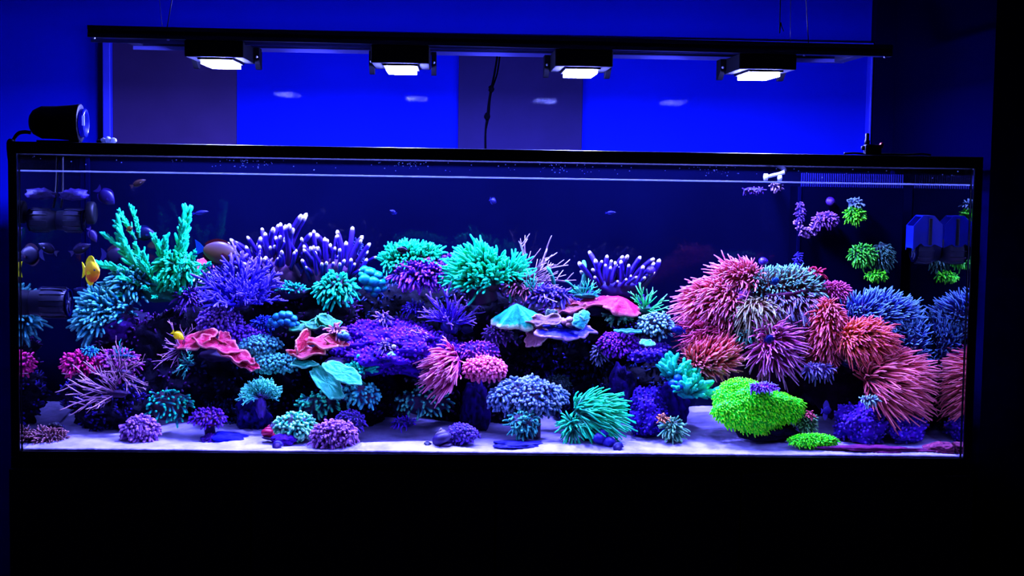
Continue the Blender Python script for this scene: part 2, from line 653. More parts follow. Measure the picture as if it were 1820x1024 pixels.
# pale strip coloured as the meniscus catching lamp light, with splash and glint drops above
tbox('meniscus_glint', (-W / 2, 0.0002, WATER - 0.0016), (W / 2, 0.0038, WATER + 0.0016), M_glintdrops, 0.0014)
n = 190
V = []
spx = np.concatenate([rng.uniform(-W / 2 + .02, W / 2 - .02, 70)] + [rng.normal(float(P(px, 300, 0)[0]), .035, 30) for px in (440, 733, 1004, 1274)])  # loose splashes, then drop clusters put in for the lamps' glints
sp = np.stack([spx, np.full(n, 0.0008), WATER + 0.008 + 0.024 * rng.uniform(0, 1, n) ** 0.5], -1) - np.array(TO)
Vd, Td = ico(1)
rr = rng.uniform(0.0005, 0.0016, n)
o = build('splash_and_glint_drops', (sp[:, None] + Vd[None] * rr[:, None, None] * np.array([1.2, .5, 1])).reshape(-1, 3), None,
          (Td[None] + np.arange(n)[:, None, None] * len(Vd)).reshape(-1, 3), M_glintdrops, tank)
o['kind'] = 'stuff'

# water: one closed body, rippled on top
nx, ny = 160, 44
gx, gy = np.meshgrid(np.linspace(-W / 2 + .0006, W / 2 - .0006, nx), np.linspace(.0006, D - .0006, ny), indexing='ij')
gz = WATER + 0.0016 * np.sin(gx * 38 + 2 * np.sin(gy * 17)) * np.sin(gy * 41 + 1.5 * np.sin(gx * 13)) + 0.0009 * np.sin(gx * 83 + gy * 61)
edge = np.minimum(np.minimum(gx + W / 2, W / 2 - gx), np.minimum(gy, D - gy))
gz = WATER + (gz - WATER) * np.clip(edge / .02, 0, 1)
V = np.stack([gx, gy, gz], -1).reshape(-1, 3)
ii = np.arange(nx * ny).reshape(nx, ny)
Q = np.stack([ii[:-1, :-1], ii[1:, :-1], ii[1:, 1:], ii[:-1, 1:]], -1).reshape(-1, 4)
ntop = len(Q)
border = np.concatenate([ii[:, 0], ii[-1, 1:], ii[-2::-1, -1], ii[0, -2:0:-1]])
low = V[border].copy()
low[:, 2] = Z0 + 0.0005
nb = len(border)
k = np.arange(nb)
V = np.concatenate([V, low])
lo = nx * ny + k
Q = np.concatenate([Q, np.stack([border, lo, np.roll(lo, -1), np.roll(border, -1)], -1)])
water = build('water', V, Q, None, M_water, None, smooth=False)
water.data.materials.append(M_wtop)
mi = np.zeros(len(Q), np.int32)
mi[:ntop] = 1
water.data.polygons.foreach_set('material_index', mi)
sm = np.zeros(len(Q), bool)
sm[:ntop] = True
water.data.polygons.foreach_set('use_smooth', sm)
bm = bmesh.new()
bm.from_mesh(water.data)
be = [e for e in bm.edges if e.is_boundary]
bmesh.ops.contextual_create(bm, geom=be)
bmesh.ops.recalc_face_normals(bm, faces=bm.faces[:])
bm.to_mesh(water.data)
bm.free()
tag(water, 'clear still salt water filling the aquarium nearly to its rim', 'water')

# sand bed
nx, ny = 420, 110
gx, gy = np.meshgrid(np.linspace(-W / 2 + .001, W / 2 - .001, nx), np.linspace(.001, D - .001, ny), indexing='ij')


def sand_z(x, y):
    x = np.asarray(x, float)
    y = np.asarray(y, float)
    f = np.clip(y / .05, .12, 1)
    return Z0 + 0.004 + 0.03 * y + f * (0.007 * np.sin(x * 9 + 3 * y) * np.sin(y * 14 + 2 * x) + 0.004 * np.sin(x * 23 + 5) * np.sin(y * 31 + x * 7) \
        + 0.012 * np.exp(-((x + .22) / .1) ** 2 - ((y - .05) / .06) ** 2) + 0.008 * np.exp(-((x - .42) / .16) ** 2 - ((y - .09) / .08) ** 2))


gz = sand_z(gx, gy)
gz = np.maximum(gz + rng.normal(0, .0006, gz.shape), Z0 + .003)
V = np.stack([gx, gy, gz], -1).reshape(-1, 3)
ii = np.arange(nx * ny).reshape(nx, ny)
Q = np.stack([ii[:-1, :-1], ii[1:, :-1], ii[1:, 1:], ii[:-1, 1:]], -1).reshape(-1, 4)
border = np.concatenate([ii[:, 0], ii[-1, 1:], ii[-2::-1, -1], ii[0, -2:0:-1]])
low = V[border].copy()
low[:, 2] = Z0 + .0008
lo = nx * ny + np.arange(len(border))
Q = np.concatenate([Q, np.stack([border, lo, np.roll(lo, -1), np.roll(border, -1)], -1)])
V = np.concatenate([V, low])
M_sand = plain('coral_sand', (0.29, 0.235, 0.36), 0.9, spec=0.15, noise=0.35, nscale=26, bump=0.3)
sand = build('sand_bed', V, Q, None, M_sand)
sand['kind'] = 'stuff'
tag(sand, 'pale coral sand covering the aquarium bottom in low drifts', 'sand')


# ------------------------------------------------------------------ light rail and lamps
A, B_ = P(155, 55, RAIL_YF), P(1587, 90, RAIL_YF)
rz = (A[2] + B_[2]) / 2
rail = empty('light_rail', 'long black aluminium frame hung above the aquarium carrying four lamps', 'light frame', ((A[0] + B_[0]) / 2, RAIL_YF + .11, rz))
slope = (B_[2] - A[2]) / (B_[0] - A[0])


def rail_z(x):
    return A[2] + slope * (x - A[0])


def extrusion(name, a, b, h, d, mat, parent, off):
    """slotted aluminium profile between two points along x"""
    g = 0.004
    pf = [(-d / 2, -h / 2), (d / 2, -h / 2), (d / 2, -g), (d / 2 - g, -g), (d / 2 - g, g), (d / 2, g), (d / 2, h / 2), (-d / 2, h / 2),
          (-d / 2, g), (-d / 2 + g, g), (-d / 2 + g, -g), (-d / 2, -g)]
    a, b = np.array(a) - off, np.array(b) - off
    V = [(a[0], a[1] + y, a[2] + z) for y, z in pf] + [(b[0], b[1] + y, b[2] + z) for y, z in pf]
    n = len(pf)
    polys = [(k, (k + 1) % n, n + (k + 1) % n, n + k) for k in range(n)] + [tuple(range(n)), tuple(range(2 * n - 1, n - 1, -1))]
    return build(name, V, poly=polys, mat=mat, parent=parent, smooth=False)


ro = np.array(rail.location)
RH = 0.0265
extrusion('front_rail', A + [0, .0133, 0], B_ + [0, .0133, 0], RH, 0.0265, M_rail, rail, ro)
a2, b2 = A.copy(), B_.copy()
a2[0] += 0.055
b2[0] -= 0.055
a2[1] = b2[1] = RAIL_YR
extrusion('rear_rail', a2, b2, RH, 0.0265, M_railrear, rail, ro)
for a_, b_2 in ((A + [0, .0255, 0], B_ + [0, .0255, 0]), (a2 + [0, -.0125, 0], b2 + [0, -.0125, 0])):  # thin strips added to carry the glint under each rail
    box('rail_glint_strip', a_ + [.002, -.0008, -RH / 2 - .0011] - ro, np.array([b_2[0] - .002, a_[1] + .0008, a_[2] + .0]) * [1, 1, 0] + [0, 0, min(a_[2], b_2[2]) - RH / 2 - .0001] - ro, M_edge, rail)
for x in (A[0] + 0.068, B_[0] - 0.068):
    z = rail_z(x)
    box('cross_rail', np.array((x - .013, RAIL_YF + .027, z - .013)) - ro, np.array((x + .013, RAIL_YR - .0135, z + .013)) - ro, M_rail, rail, .001)
Vb, Qb, Tb = lathe([(0.0001, -.002), (.0028, -.002), (.0032, 0), (.0025, .002), (.0001, .0022)], 12, cap=False)
for px in (166, 298, 1431, 1575):
    x = float(P(px, 70, RAIL_YF)[0])
    build('rail_bolt', Vb + np.array((x, RAIL_YF + .006, rail_z(x) - RH / 2 - .0015)) - ro, Qb, Tb, M_bolt, rail)

GLOW_H = .009
M_lens = plain('lamp_lens', (0.0006, 0.0006, 0.001), 0.4, spec=.1)
lamp_pos = ['nearest the cone-shaped pump', 'second from the cone-shaped pump', 'beside the knotted hanging cord', 'nearest the red-knobbed valve']
for k, (px, py) in enumerate(LAMPS):
    c = P(px, py, RAIL_YF)
    x = float(c[0])
    zr = rail_z(x) - RH / 2
    zl = float(P(px, [102, 113, 119, 124][k], RAIL_YF)[2])
    lo_ = np.array((x, RAIL_YF + .11, zl))
    lamp = empty('reef_lamp', 'black box reef lamp glowing white on the rail, ' + lamp_pos[k], 'lamp', lo_, 'lamps on the light rail')

    def lb(name, a, b, mat, bev=.002, par=None):
        return box(name, np.array(a), np.array(b), mat, par or lamp, bev)

    hw = 0.0665
    lb('housing', (-hw, -.108, 0.001), (hw, .10, zr - zl - .0005), M_lamp, .003)
    lb('lens_panel', (-.040, -.094, -.004), (.040, .09, .001), M_lens, .001)
    for s in (-1, 1):
        # drop bracket beside the housing
        pts = [(s * (hw + .0015), .055, zr - zl - .002), (s * (hw + .0015), .112, zr - zl - .002), (s * (hw + .0015), .112, -.012), (s * (hw + .0015), .09, -.012), (s * (hw + .0015), .055, .008)]
        V = pts + [(p[0] + s * .012, p[1], p[2]) for p in pts]
        br = build('bracket', V, poly=[(0, 1, 2, 3, 4), (9, 8, 7, 6, 5)] + [(i, i + 5, (i + 1) % 5 + 5, (i + 1) % 5) for i in range(5)], mat=M_lamp, parent=lamp, smooth=False)
        build('screw', Vb[:, [0, 2, 1]] * .9 + np.array((s * (hw + .008), .0545, .015)), Qb, Tb, M_bolt, br)
    em = bpy.data.materials.get('lamp_glow')
    if em is None:
        em = bpy.data.materials.new('lamp_glow')
        em.use_nodes = True
        nt = em.node_tree
        nt.nodes.clear()
        e_ = nt.nodes.new('ShaderNodeEmission')
        e_.inputs[0].default_value = (*LAMP_COL, 1)
        e_.inputs[1].default_value = LAMP_W / (math.pi * .066 * .165)
        nt.links.new(e_.outputs[0], nt.nodes.new('ShaderNodeOutputMaterial').inputs[0])
    lb('light_window', (-.033, -.085, -.004 - GLOW_H), (.033, .080, -.0042), em, 0)


def cable(name, label, cat, pts, rad, mat, group=None):
    pts = np.array(pts)
    V, Q, T = path(pts, rad)
    o = build(name, V - pts[0], Q, T, mat)
    o.location = pts[0]
    return tag(o, label, cat, group)


def up_to_ceiling(px0, py0, px1, y):
    a = P(px0, py0, y)
    b = P(px1, 0, y)
    c = b + (b - a) * ((CEIL - b[2]) / (b[2] - a[2]))
    a[2] = rail_z(a[0]) + RH / 2 if py0 > 50 or px0 < 400 else a[2]
    return [a, (a + c) / 2 + np.array([.002, 0, 0]), c]


g = 'wires from the light rail to the ceiling'
cable('suspension_wire', 'steel wire holding the light rail up above its lamp nearest the cone-shaped pump', 'wire', up_to_ceiling(297, 45, 305, RAIL_YF + .013), .0013, M_steel, g)
cable('suspension_wire', 'steel wire holding the light rail up beside the dark wall return', 'wire', up_to_ceiling(1437, 79, 1432, RAIL_YF + .013), .0013, M_steel, g)
cable('suspension_wire', 'fainter wire behind the one beside the dark wall return', 'wire', up_to_ceiling(1405, 76, 1405, RAIL_YR), .0009, M_steel, g)
cable('suspension_wire', 'fainter wire behind the one nearest the cone-shaped pump', 'wire', up_to_ceiling(290, 45, 285, RAIL_YR), .0007, M_steel, g)
p = [P(1393, 56, .22), P(1388, 40, .22), P(1387, 0, .22)]
cable('loose_cord', 'loose dark cord end dangling above the light rail', 'cord', p + [p[2] + np.array([0.002, 0, CEIL - p[2][2]])], .0013, M_black)
# knotted power cord hanging behind the rail
pc = [P(885, 92, .36), P(879, 130, .46), P(873, 158, .53), P(869, 180, .55), P(866, 207, .56), P(863, 235, .57), P(863, 266, .575)]
cord = empty('hanging_cord', 'black knotted power cord hanging from the rail in front of a brown panel', 'cord', pc[0])
pl = [q - pc[0] for q in pc]
build('cord_strand', *path(pl, .0028)[:3], M_cord, cord)
build('cord_strand', *path([q + np.array([.006 * (1 - i / 6) + .002 * math.sin(i * 2), .003, 0]) for i, q in enumerate(pl)], .0022)[:3], M_cord, cord)
for q, r in ((pl[2], .0075), (pl[4], .008)):
    v, t, _ = lump((r, r, r * 1.3), .3, 2.0, 2, int(r * 1e5))
    build('knot', v + q, None, t, M_cord, cord)

# ------------------------------------------------------------------ things on the rim
RZ = TOP + .026
c = P(105, 218, .03)
mot = empty('pump_motor', 'black cone-shaped pump motor standing on the rim at the aquarium corner', 'pump', (c[0], .005, RZ))
s = PM(.005)
hR = .0425
prof = [(.004, -45 * s), (.017, -44 * s), (.026, -39 * s), (.031, -32 * s), (.0355, -24 * s), (.0355, -20 * s), (.036, 0), (.0385, 25 * s), (.0415, 41 * s), (.0415, 43 * s), (.037, 43.5 * s)]
V, Q, T = lathe(prof, 32, 'x')
build('housing', V + (0, 0, hR), Q, T, M_black, mot)
V, Q, T = lathe([(.026, 0), (.031, 0), (.031, 8 * s), (.026, 9 * s), (.022, 9 * s), (.022, 2 * s)], 28, 'x')
build('clear_collar', V + (44 * s, 0, hR), Q, T, M_blueacryl, mot)
box('indicator', (51 * s, -.034, .036), (56 * s, -.031, .058), M_white, mot, .001)
box('foot', (-32 * s, -.012, 0), (42 * s, .012, .004), M_black, mot, .001)
build('cable', *path([(-44 * s, 0, .02), (-55 * s, 0, .021), (-66 * s, 0, .017), (-74 * s, 0, .002), (-77 * s, -.02, -.03), (-78 * s, .12, -.30)], .0042)[:3], M_black, mot)
# white clip pieces
c = P(196, 247, .02)
cl = empty('white_clip', 'small lumpy white plastic clip on the rim beside the pump motor', 'clip', (c[0], .01, RZ))
for i, (dx, r) in enumerate(((-.012, .006), (-.002, .0075), (.009, .0065))):
    v, t, _ = lump((r * 1.1, r, r), .25, 1.5, 3, i + 3)
    build('clip_jaw', v + (dx, 0, r * .85), None, t, M_white, cl)
v, t, _ = lump((.006, .005, .004), .2, 1.5, 2, 9)
build('clip_spring', v + (-.022, 0, .003), None, t, M_black, cl)
# valve with red knob
c = P(1546, 268, .02)
vd = empty('valve', 'small black valve with a red knob standing on the rim before the dark wall', 'valve', (c[0], .005, RZ))
box('valve_body', (-.017, -.01, .002), (.02, .01, .024), M_black, vd, .003)
V, Q, T = lathe([(.006, .024), (.006, .032), (.0045, .034), (.0045, .047), (.003, .049)], 16)
build('stem', V + (-.011, 0, 0), Q, T, M_black, vd)
V, Q, T = lathe([(.005, 0), (.0065, .001), (.0065, .006), (.005, .007)], 14, 'x')
build('red_knob', V + (.018, 0, .022), Q, T, M_red, vd)
build('nozzle', *[a for a in lathe([(.003, -.024), (.005, -.022), (.005, -.016)], 12, 'x')], M_black, vd).location = (0, 0, .016)
cable('air_tube', 'thin dark tube lying along the rim around the red-knobbed valve', 'tube',
      [np.array([float(P(px, 270, .02)[0]), y, RZ + z]) for px, y, z in ((1500, .02, .003), (1518, .016, .0045), (1538, .016, .003), (1575, .016, .003), (1612, .018, .003), (1636, .018, .005), (1655, .024, .003))], .0025, M_black)


# ------------------------------------------------------------------ pumps in the water
def wave_pump(name, label, c, rx, r, nribs, sgn, mat):
    """drum-shaped circulation pump lying along x: drum, ribs, nozzle ring, magnet disc towards -sgn"""
    e = empty(name, label, 'pump', c)
    V, Q, T = lathe([(r * .55, -rx), (r * .8, -rx), (r * .86, -rx * .5), (r * .95, -rx * .45), (r, 0), (r * .95, rx * .6), (r * .84, rx * .93), (r * .5, rx * .93)], 28, 'x')
    if sgn < 0:
        V = V * (-1, 1, 1)
        Q = Q[:, ::-1]
        T = T[:, ::-1]
    build('drum', V, Q, T, mat, e)
    src = None
    for k in range(nribs):
        a = 2 * math.pi * k / nribs
        if src is None:
            src = box('rib', (-rx * .4, -.0012, r * .93), (rx * .9, .0012, r * 1.04), mat, e, .0005)
            src.matrix_basis = Matrix.Diagonal((sgn, 1, 1, 1))
        else:
            inst(src, 'rib', e, Matrix.Rotation(a, 4, 'X') @ Matrix.Diagonal((sgn, 1, 1, 1)))
    n_ = 28
    th = np.arange(n_) / n_ * 2 * math.pi
    V, Q, T = lathe([(r * .86, 0), (r * .92, .0012), (r * .92, .005), (r * .80, .005), (r * .80, 0)], 28, 'x', cap=False)
    build('nozzle_ring', V + (sgn * rx * .93 if sgn > 0 else -rx * .93 - .005, 0, 0), Q, T, M_seam, e)
    V, Q, T = lathe([(r * .12, -.002), (r * .16, .002), (r * .05, .004)], 12, 'x')
    b = build('hub', V + (sgn * rx * .95, 0, 0), Q, T, mat, e)
    src = None
    for k in range(5):
        M = Matrix.Translation((sgn * rx * .95, 0, 0)) @ Matrix.Rotation(2 * math.pi * k / 5, 4, 'X')
        if src is None:
            src = box('blade', (-.0015, -r * .12, r * .1), (.0015, r * .12, r * .72), mat, b, .0006)
            src.matrix_basis = M
        else:
            inst(src, 'blade', b, M)
    return e


s = PM(.07)
c = P(72, 538, .07)
wp = wave_pump('wave_pump', 'ribbed circulation pump fixed inside the pane below the yellow tang', (-W / 2 + 34 * s, .07, c[2]), 33 * s, 27 * s, 14, 1, M_pump)
V, Q, T = lathe([(.012, 0), (.026, .0008), (.032, .006), (.032, .022), (.028, .027), (.01, .028)], 28, 'x')
mg = build('pump_magnet', -V * (1, 1, 1) + 0, Q[:, ::-1], T[:, ::-1], M_black)
mg.location = (-W / 2 - FT - .0005, .07, c[2])
tag(mg, 'black round pump magnet outside the glass pane by the ribbed pump', 'magnet')

s = PM(.30)
c = P(120, 392, .30)
wp = wave_pump('wave_pump', 'dark circulation pump high on the pane above the yellow tang', (-W / 2 + 24 * s, .30, c[2]), 23 * s, 21 * s, 12, 1, M_pump)
V, Q, T = lathe([(15 * s, 0), (20 * s, .002), (20 * s, .016), (17 * s, .02), (12 * s, .02)], 24, 'x')
build('outlet', V + np.array([30 * s, -.01, 14 * s]), Q, T, M_black, wp)
ccl = P(131, 346, .30)
M_corpur = ramp((12, 5, 48), (42, 24, 120), rough=.6, bump=.5, nscale=90)
v, t, w = lump((26 * s, 16 * s, 10 * s), .35, 2.2, 3, 31, .15)
o = build('coralline_crust', v, None, t, M_corpur, None, w, w)
o.location = (-W / 2 + 30 * s, .30, ccl[2])
tag(o, 'mauve coralline crust lump on top of the dark circulation pump', 'coralline')
cable('pump_cable', 'dark cable rising from the high circulation pump to the rim', 'cable', [np.array([-W / 2 + .01, .30, c[2] + .03]), np.array([-W / 2 + .008, .32, c[2] + .07]), np.array([-W / 2 + .006, .33, TOP - .002])], .003, M_black)

s = PM(.20)
c = P(1655, 445, .20)
xr_ = W / 2 - 24 * s
wp = wave_pump('wave_pump', 'ribbed circulation pump with a blue guard on the pane past the green clumps', (xr_, .20, c[2]), 22 * s, 24 * s, 12, -1, M_pump)
# blue acrylic guard above the drum: two bevelled plates joined at the crown
g = 34 * s


def guard(y0, y1, name):
    pts = [(-31 * s, 0), (-31 * s, 44 * s), (-14 * s, 63 * s), (6 * s, 63 * s), (22 * s, 46 * s), (22 * s, 6 * s), (8 * s, 12 * s), (2 * s, 8 * s), (-10 * s, 8 * s), (-17 * s, 14 * s)]
    n = len(pts)
    V = [(x, y0, z) for x, z in pts] + [(x, y1, z) for x, z in pts]
    return build(name, V, poly=[tuple(range(n)), tuple(range(2 * n - 1, n - 1, -1))] + [(i, i + n, (i + 1) % n + n, (i + 1) % n) for i in range(n)], mat=M_blueacryl, parent=wp, smooth=False)


guard(-.032, -.029, 'guard_plate')
guard(.022, .025, 'guard_plate')
box('guard_bridge', (-14 * s, -.029, 60 * s), (6 * s, .022, 63 * s), M_blueacryl, wp, .001)
box('guard_bridge', (-31 * s, -.029, 4 * s), (-28 * s, .022, 44 * s), M_blueacryl, wp, .001)
box('guard_strut', (-4 * s, -.037, 10 * s), (2 * s, -.033, 58 * s), M_black, wp, .001)

# overflow box in the back corner with weir teeth
ox0, ox1 = float(P(1421, 400, .45)[0]), W / 2 - .013
oy0 = .45
ov = empty('overflow_box', 'black overflow box with a comb of weir teeth in the back corner', 'overflow box', ((ox0 + ox1) / 2, .51, Z0 + .001))
oo = np.array(ov.location)
zt_ = WATER - .012
box('front_wall', np.array((ox0, oy0, Z0 + .001)) - oo, np.array((ox1, oy0 + .008, zt_)) - oo, M_overflow, ov, .001)
box('side_wall', np.array((ox0, oy0 + .008, Z0 + .001)) - oo, np.array((ox0 + .008, D - .014, zt_)) - oo, M_overflow, ov, .001)
box('corner_strip', np.array((ox0 - .006, oy0 - .004, Z0 + .001)) - oo, np.array((ox0 + .002, oy0 + .004, zt_)) - oo, M_seam, ov, .001)
src = None
M_tooth = plain('weir_tooth', (.0015, .0015, .035), .5, spec=.1)
nt_ = 46
for k in range(nt_):
    x = ox0 + .003 + (ox1 - ox0 - .006) * k / (nt_ - 1)
    if src is None:
        src = box('weir_tooth', (-.0014, 0, 0), (.0014, .006, .034), M_tooth, ov, .0005)
        src.location = Vector((x, oy0 + .001, zt_)) - Vector(oo)
    else:
        t_ = inst(src, 'weir_tooth', ov, Matrix.Translation(Vector((x, oy0 + .001, zt_)) - Vector(oo)))
# return nozzle at the water line
c = P(1378, 312, .30)
rn = empty('return_nozzle', 'white jointed return nozzle at the water line beside the overflow box', 'nozzle', c)
s = PM(.30)
V, Q, T = path([(-15 * s, 0, -3 * s), (-6 * s, 0, 0), (6 * s, 0, 3 * s), (16 * s, 0, 6 * s)], [.0035, .0045, .004, .005], 4, 10)
build('arm', V, Q, T, M_white, rn)
for x, z, h in ((-17, -3, 12), (8, -4, 10)):
    V, Q, T = lathe([(.005, -h * .5 * s), (.0065, 0), (.005, h * .5 * s)], 12)
    build('joint', V + (x * s, 0, z * s), Q, T, M_white, rn)
V, Q, T = path([(16 * s, 0, 6 * s), (22 * s, .06, 14 * s), (24 * s, .27, 30 * s)], .006, 4, 10)
build('pipe', V, Q, T, M_black, rn)
# ------------------------------------------------------------------ reef builders
CAMD = np.array([0, -1.0, 0])


def xyz(a):
    return np.array(a, float)


def ground(px, py, y):
    c = P(px, py, y)
    return c


def reef_rock(label, px, py, rx, ry, y, dep, cols=((16, 6, 40), (60, 25, 130)), amp=.38, seed=1, sub=4, fine=.10, name='reef_rock', cat='rock', crust=None, gain=1.0):
    """a piece of live rock; rx, ry in photograph pixels, dep in metres; may carry a crust of small polyps"""
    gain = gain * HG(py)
    s = PM(y)
    c = P(px, py, y)
    V, T, w = lump((rx * s, dep, ry * s), amp, 1.5, sub, seed, fine, 6.0, ridge=.16)
    V[:, 1] = np.clip(V[:, 1], .012 - c[1], D - .014 - c[1])
    V[:, 0] = np.clip(V[:, 0], -W / 2 + .004 - c[0], W / 2 - .004 - c[0])
    V[:, 2] = np.maximum(V[:, 2], Z0 + .004 - c[2])
    m = ramp(cols[0], cols[1], p=(.3, .6, .95), rough=.85, gain=gain, var=.6, bump=1.0, nscale=70, spec=.1)
    o = build(name, V, None, T, m, None, w, w * 0 + rng.uniform())
    o.location = c
    tag(o, label, cat)
    if crust:
        n, L, wd, base, tip, cm = crust[:6]
        p, nm = scatter(V, T, n, (0, -.35, 1), cm, None if len(crust) == 6 else w[T].mean(1) > .56)
        d = unit(nm + rng.normal(0, .35, nm.shape))
        tv = tubes(p - nm * .0008, d, L * s * rng.uniform(.6, 1.4, len(p)), (0, 0, 0), wd * s * .7, wd * s * .55, 3, 5)
        q = build('polyp_crust', *tv[:3], ramp(base, tip, rough=.5, var=.5, gain=gain), o, *tv[3:])
        q['kind'] = 'stuff'
    return o


def tuft(name, label, cat, px, py, rx, ry, y, dep, n, L, w, base, tip, mid=None, axis=(0, -.5, .8), cmin=-.1, bend=(0, 0, -.3), spread=.25,
         taper=.6, bulb=.0, wig=.12, rings=6, sides=5, flesh=None, amp=.15, seed=1, tn='tentacles', bn='flesh', lean=.0, gain=1.0, flow=None,
         stalk=None, p=(.1, .55, .95), freq=1.5, lvar=.35, flat=1.0, group=None):
    """a coral or anemone: a fleshy body, its tentacles or polyps over the side that leans to axis, and an optional stalk"""
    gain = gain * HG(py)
    if 1205 < px < 1690 and 440 < py < 690 and y < .3:
        y += .055
    s = PM(y)
    c = P(px, py, y)
    if name == 'bubble_tip_anemone':
        n, L, w, spread, taper = int(n * 1.8), L * .78, w * .78, spread * .7, .62
    e = empty(name, label, cat, c, group)
    V, T, wv = lump((rx * s, dep * s, ry * s), amp, freq, 4, seed, .02)
    V[:, 1] = np.clip(V[:, 1], .006 - c[1], D - .014 - c[1])
    V[:, 2] = np.maximum(V[:, 2], Z0 + .004 - c[2])
    fl = flesh if flesh is not None else tuple(np.array(base) * .55)
    build(bn, V, None, T, ramp(fl, tuple(np.minimum(np.array(fl) * 1.6 + 6, 255)), p=(.3, .6, .9), rough=.6, gain=gain), e, wv, wv * 0 + .5)
    pt, nm = scatter(V, T, n, axis, cmin)
    k = len(pt)
    d = nm + rng.normal(0, spread, nm.shape) + lean * unit(axis)[None]
    if flow is not None:
        d = d + np.array(flow)[None]
    d = unit(d)
    Ls = L * s * rng.uniform(1 - lvar, 1 + lvar, k)
    tv = tubes(pt - nm * w * s * .4, d, Ls, np.array(bend)[None] + rng.normal(0, .10, (k, 3)), w * s * .5, w * s * .5 * taper, rings, sides, bulb, wig, flat)
    tv[0][:, 1] = np.clip(tv[0][:, 1], .003 - c[1], D - .014 - c[1])
    tv[0][:, 0] = np.clip(tv[0][:, 0], -W / 2 + .002 - c[0], W / 2 - .002 - c[0])
    tv[0][:, 2] = np.maximum(tv[0][:, 2], Z0 + .004 - c[2])
    o = build(tn, *tv[:3], ramp(base, tip, mid, p=p, gain=gain), e, *tv[3:])
    o['kind'] = 'stuff'
    if stalk:
        dx, dy, r0, r1, col = stalk
        V, Q, T = path([(0, 0, 0), (dx * s * .4, .004, -dy * s * .5), (dx * s, .012, -dy * s)], [r0 * s, (r0 + r1) * .42 * s, r1 * s], 5, 16)
        V = V + (np.sin(V * 160)) * .0012
        build('stalk', V, Q, T, ramp(col, tuple(np.minimum(np.array(col) * 1.3, 255))), e, V[:, 0] * 0 + .5, V[:, 0] * 0 + .5)
    return e


# shared branch and finger meshes, grown along +z to unit length
def branch_mesh(r0, r1, nside, sl, seed, ang=.75, knob=0, curve=.15, sub=1):
    global rng
    keep, rng = rng, np.random.default_rng(seed)
    parts = []
    b = np.array([[rng.normal(0, curve), rng.normal(0, curve), 0]])
    parts.append(tubes([[0, 0, 0]], [[0, 0, 1]], 1.0, b, r0, r1, 9, 7, 0.15, .05))
    ts = np.linspace(.22, .93, nside) if nside else np.zeros(0)
    P0, Dd, Ls = [], [], []
    for i, t in enumerate(ts):
        a = i * 2.4 + rng.uniform(-.4, .4)
        P0.append(np.array([0, 0, t]) + b[0] * t * t)
        Dd.append([math.cos(a) * math.sin(ang), math.sin(a) * math.sin(ang), math.cos(ang)])
        Ls.append(sl * (1.15 - .6 * t) * rng.uniform(.6, 1.3))
    if nside:
        q = tubes(P0, Dd, np.array(Ls), (0, 0, .3), r0 * .72, r1 * .8, 5, 6, .15, .05)
        tt = np.repeat(ts, len(q[0]) // nside)
        parts.append(q[:3] + (np.clip(tt * .55 + q[3] * .5, 0, 1), q[4]))
        if sub > 1:
            P1, D1, L1, t1 = [], [], [], []
            for i in range(nside):
                for j in (.45, .75):
                    P1.append(np.array(P0[i]) + np.array(Dd[i]) * Ls[i] * j)
                    D1.append(unit(np.array(Dd[i]) + rng.normal(0, .6, 3) + [0, 0, .3]))
                    L1.append(Ls[i] * .45)
            q = tubes(P1, D1, np.array(L1), (0, 0, .2), r0 * .55, r1 * .7, 4, 5, .1, .05)
            parts.append(q[:3] + (np.clip(.5 + q[3] * .5, 0, 1), q[4]))
    if knob:
        z = rng.uniform(.12, .98, knob)
        a = rng.uniform(0, 6.28, knob)
        rr = r0 * (1 - z) + r1 * z
        base = np.stack([np.cos(a) * rr * .7, np.sin(a) * rr * .7, z], -1) + b * (z ** 2)[:, None]
        dd = np.stack([np.cos(a), np.sin(a), 0 * a + .9], -1)
        q = tubes(base, dd, rng.uniform(.85, 1.35, knob) * r0, (0, 0, .3), r0 * .42, r0 * .34, 3, 5)
        parts.append(q[:3] + (np.clip(np.repeat(z, len(q[0]) // knob) * .8 + q[3] * .3, 0, 1), q[4]))
    rng = keep
    return merge(parts)


_bm = {}


def branch_src(kind, i, mat, parent, name):
    key = (kind, i, mat.name)
    if key not in _bm:
        r0, r1, ns, sl, ang, kn, cv, sb = KINDS[kind]
        v = branch_mesh(r0, r1, ns, sl, i * 13 + hash_kind[kind], ang, kn, cv, sb)
        o = build(name, *v[:3], mat, parent, *v[3:])
        _bm[key] = o.data
        return o
    o = bpy.data.objects.new(name, _bm[key])
    C.objects.link(o)
    o.parent = parent
    return o


KINDS = {  # r0, r1, side branches, side length, angle, knobs, curve, order
    'stag': (.050, .034, 13, .19, .8, 90, .12, 1),
    'bush': (.040, .026, 7, .34, .70, 0, .15, 2),
    'thin': (.024, .015, 6, .30, .60, 0, .18, 1),
    'beige': (.022, .013, 4, .42, .55, 0, .25, 1),
    'finger': (.115, .085, 0, 0, 0, 0, .26, 1),
    'stub': (.16, .14, 3, .5, .7, 0, .1, 1),
    'fork': (.045, .030, 5, .42, .55, 0, .12, 1),
}
hash_kind = {k: (i + 1) * 101 for i, k in enumerate(KINDS)}


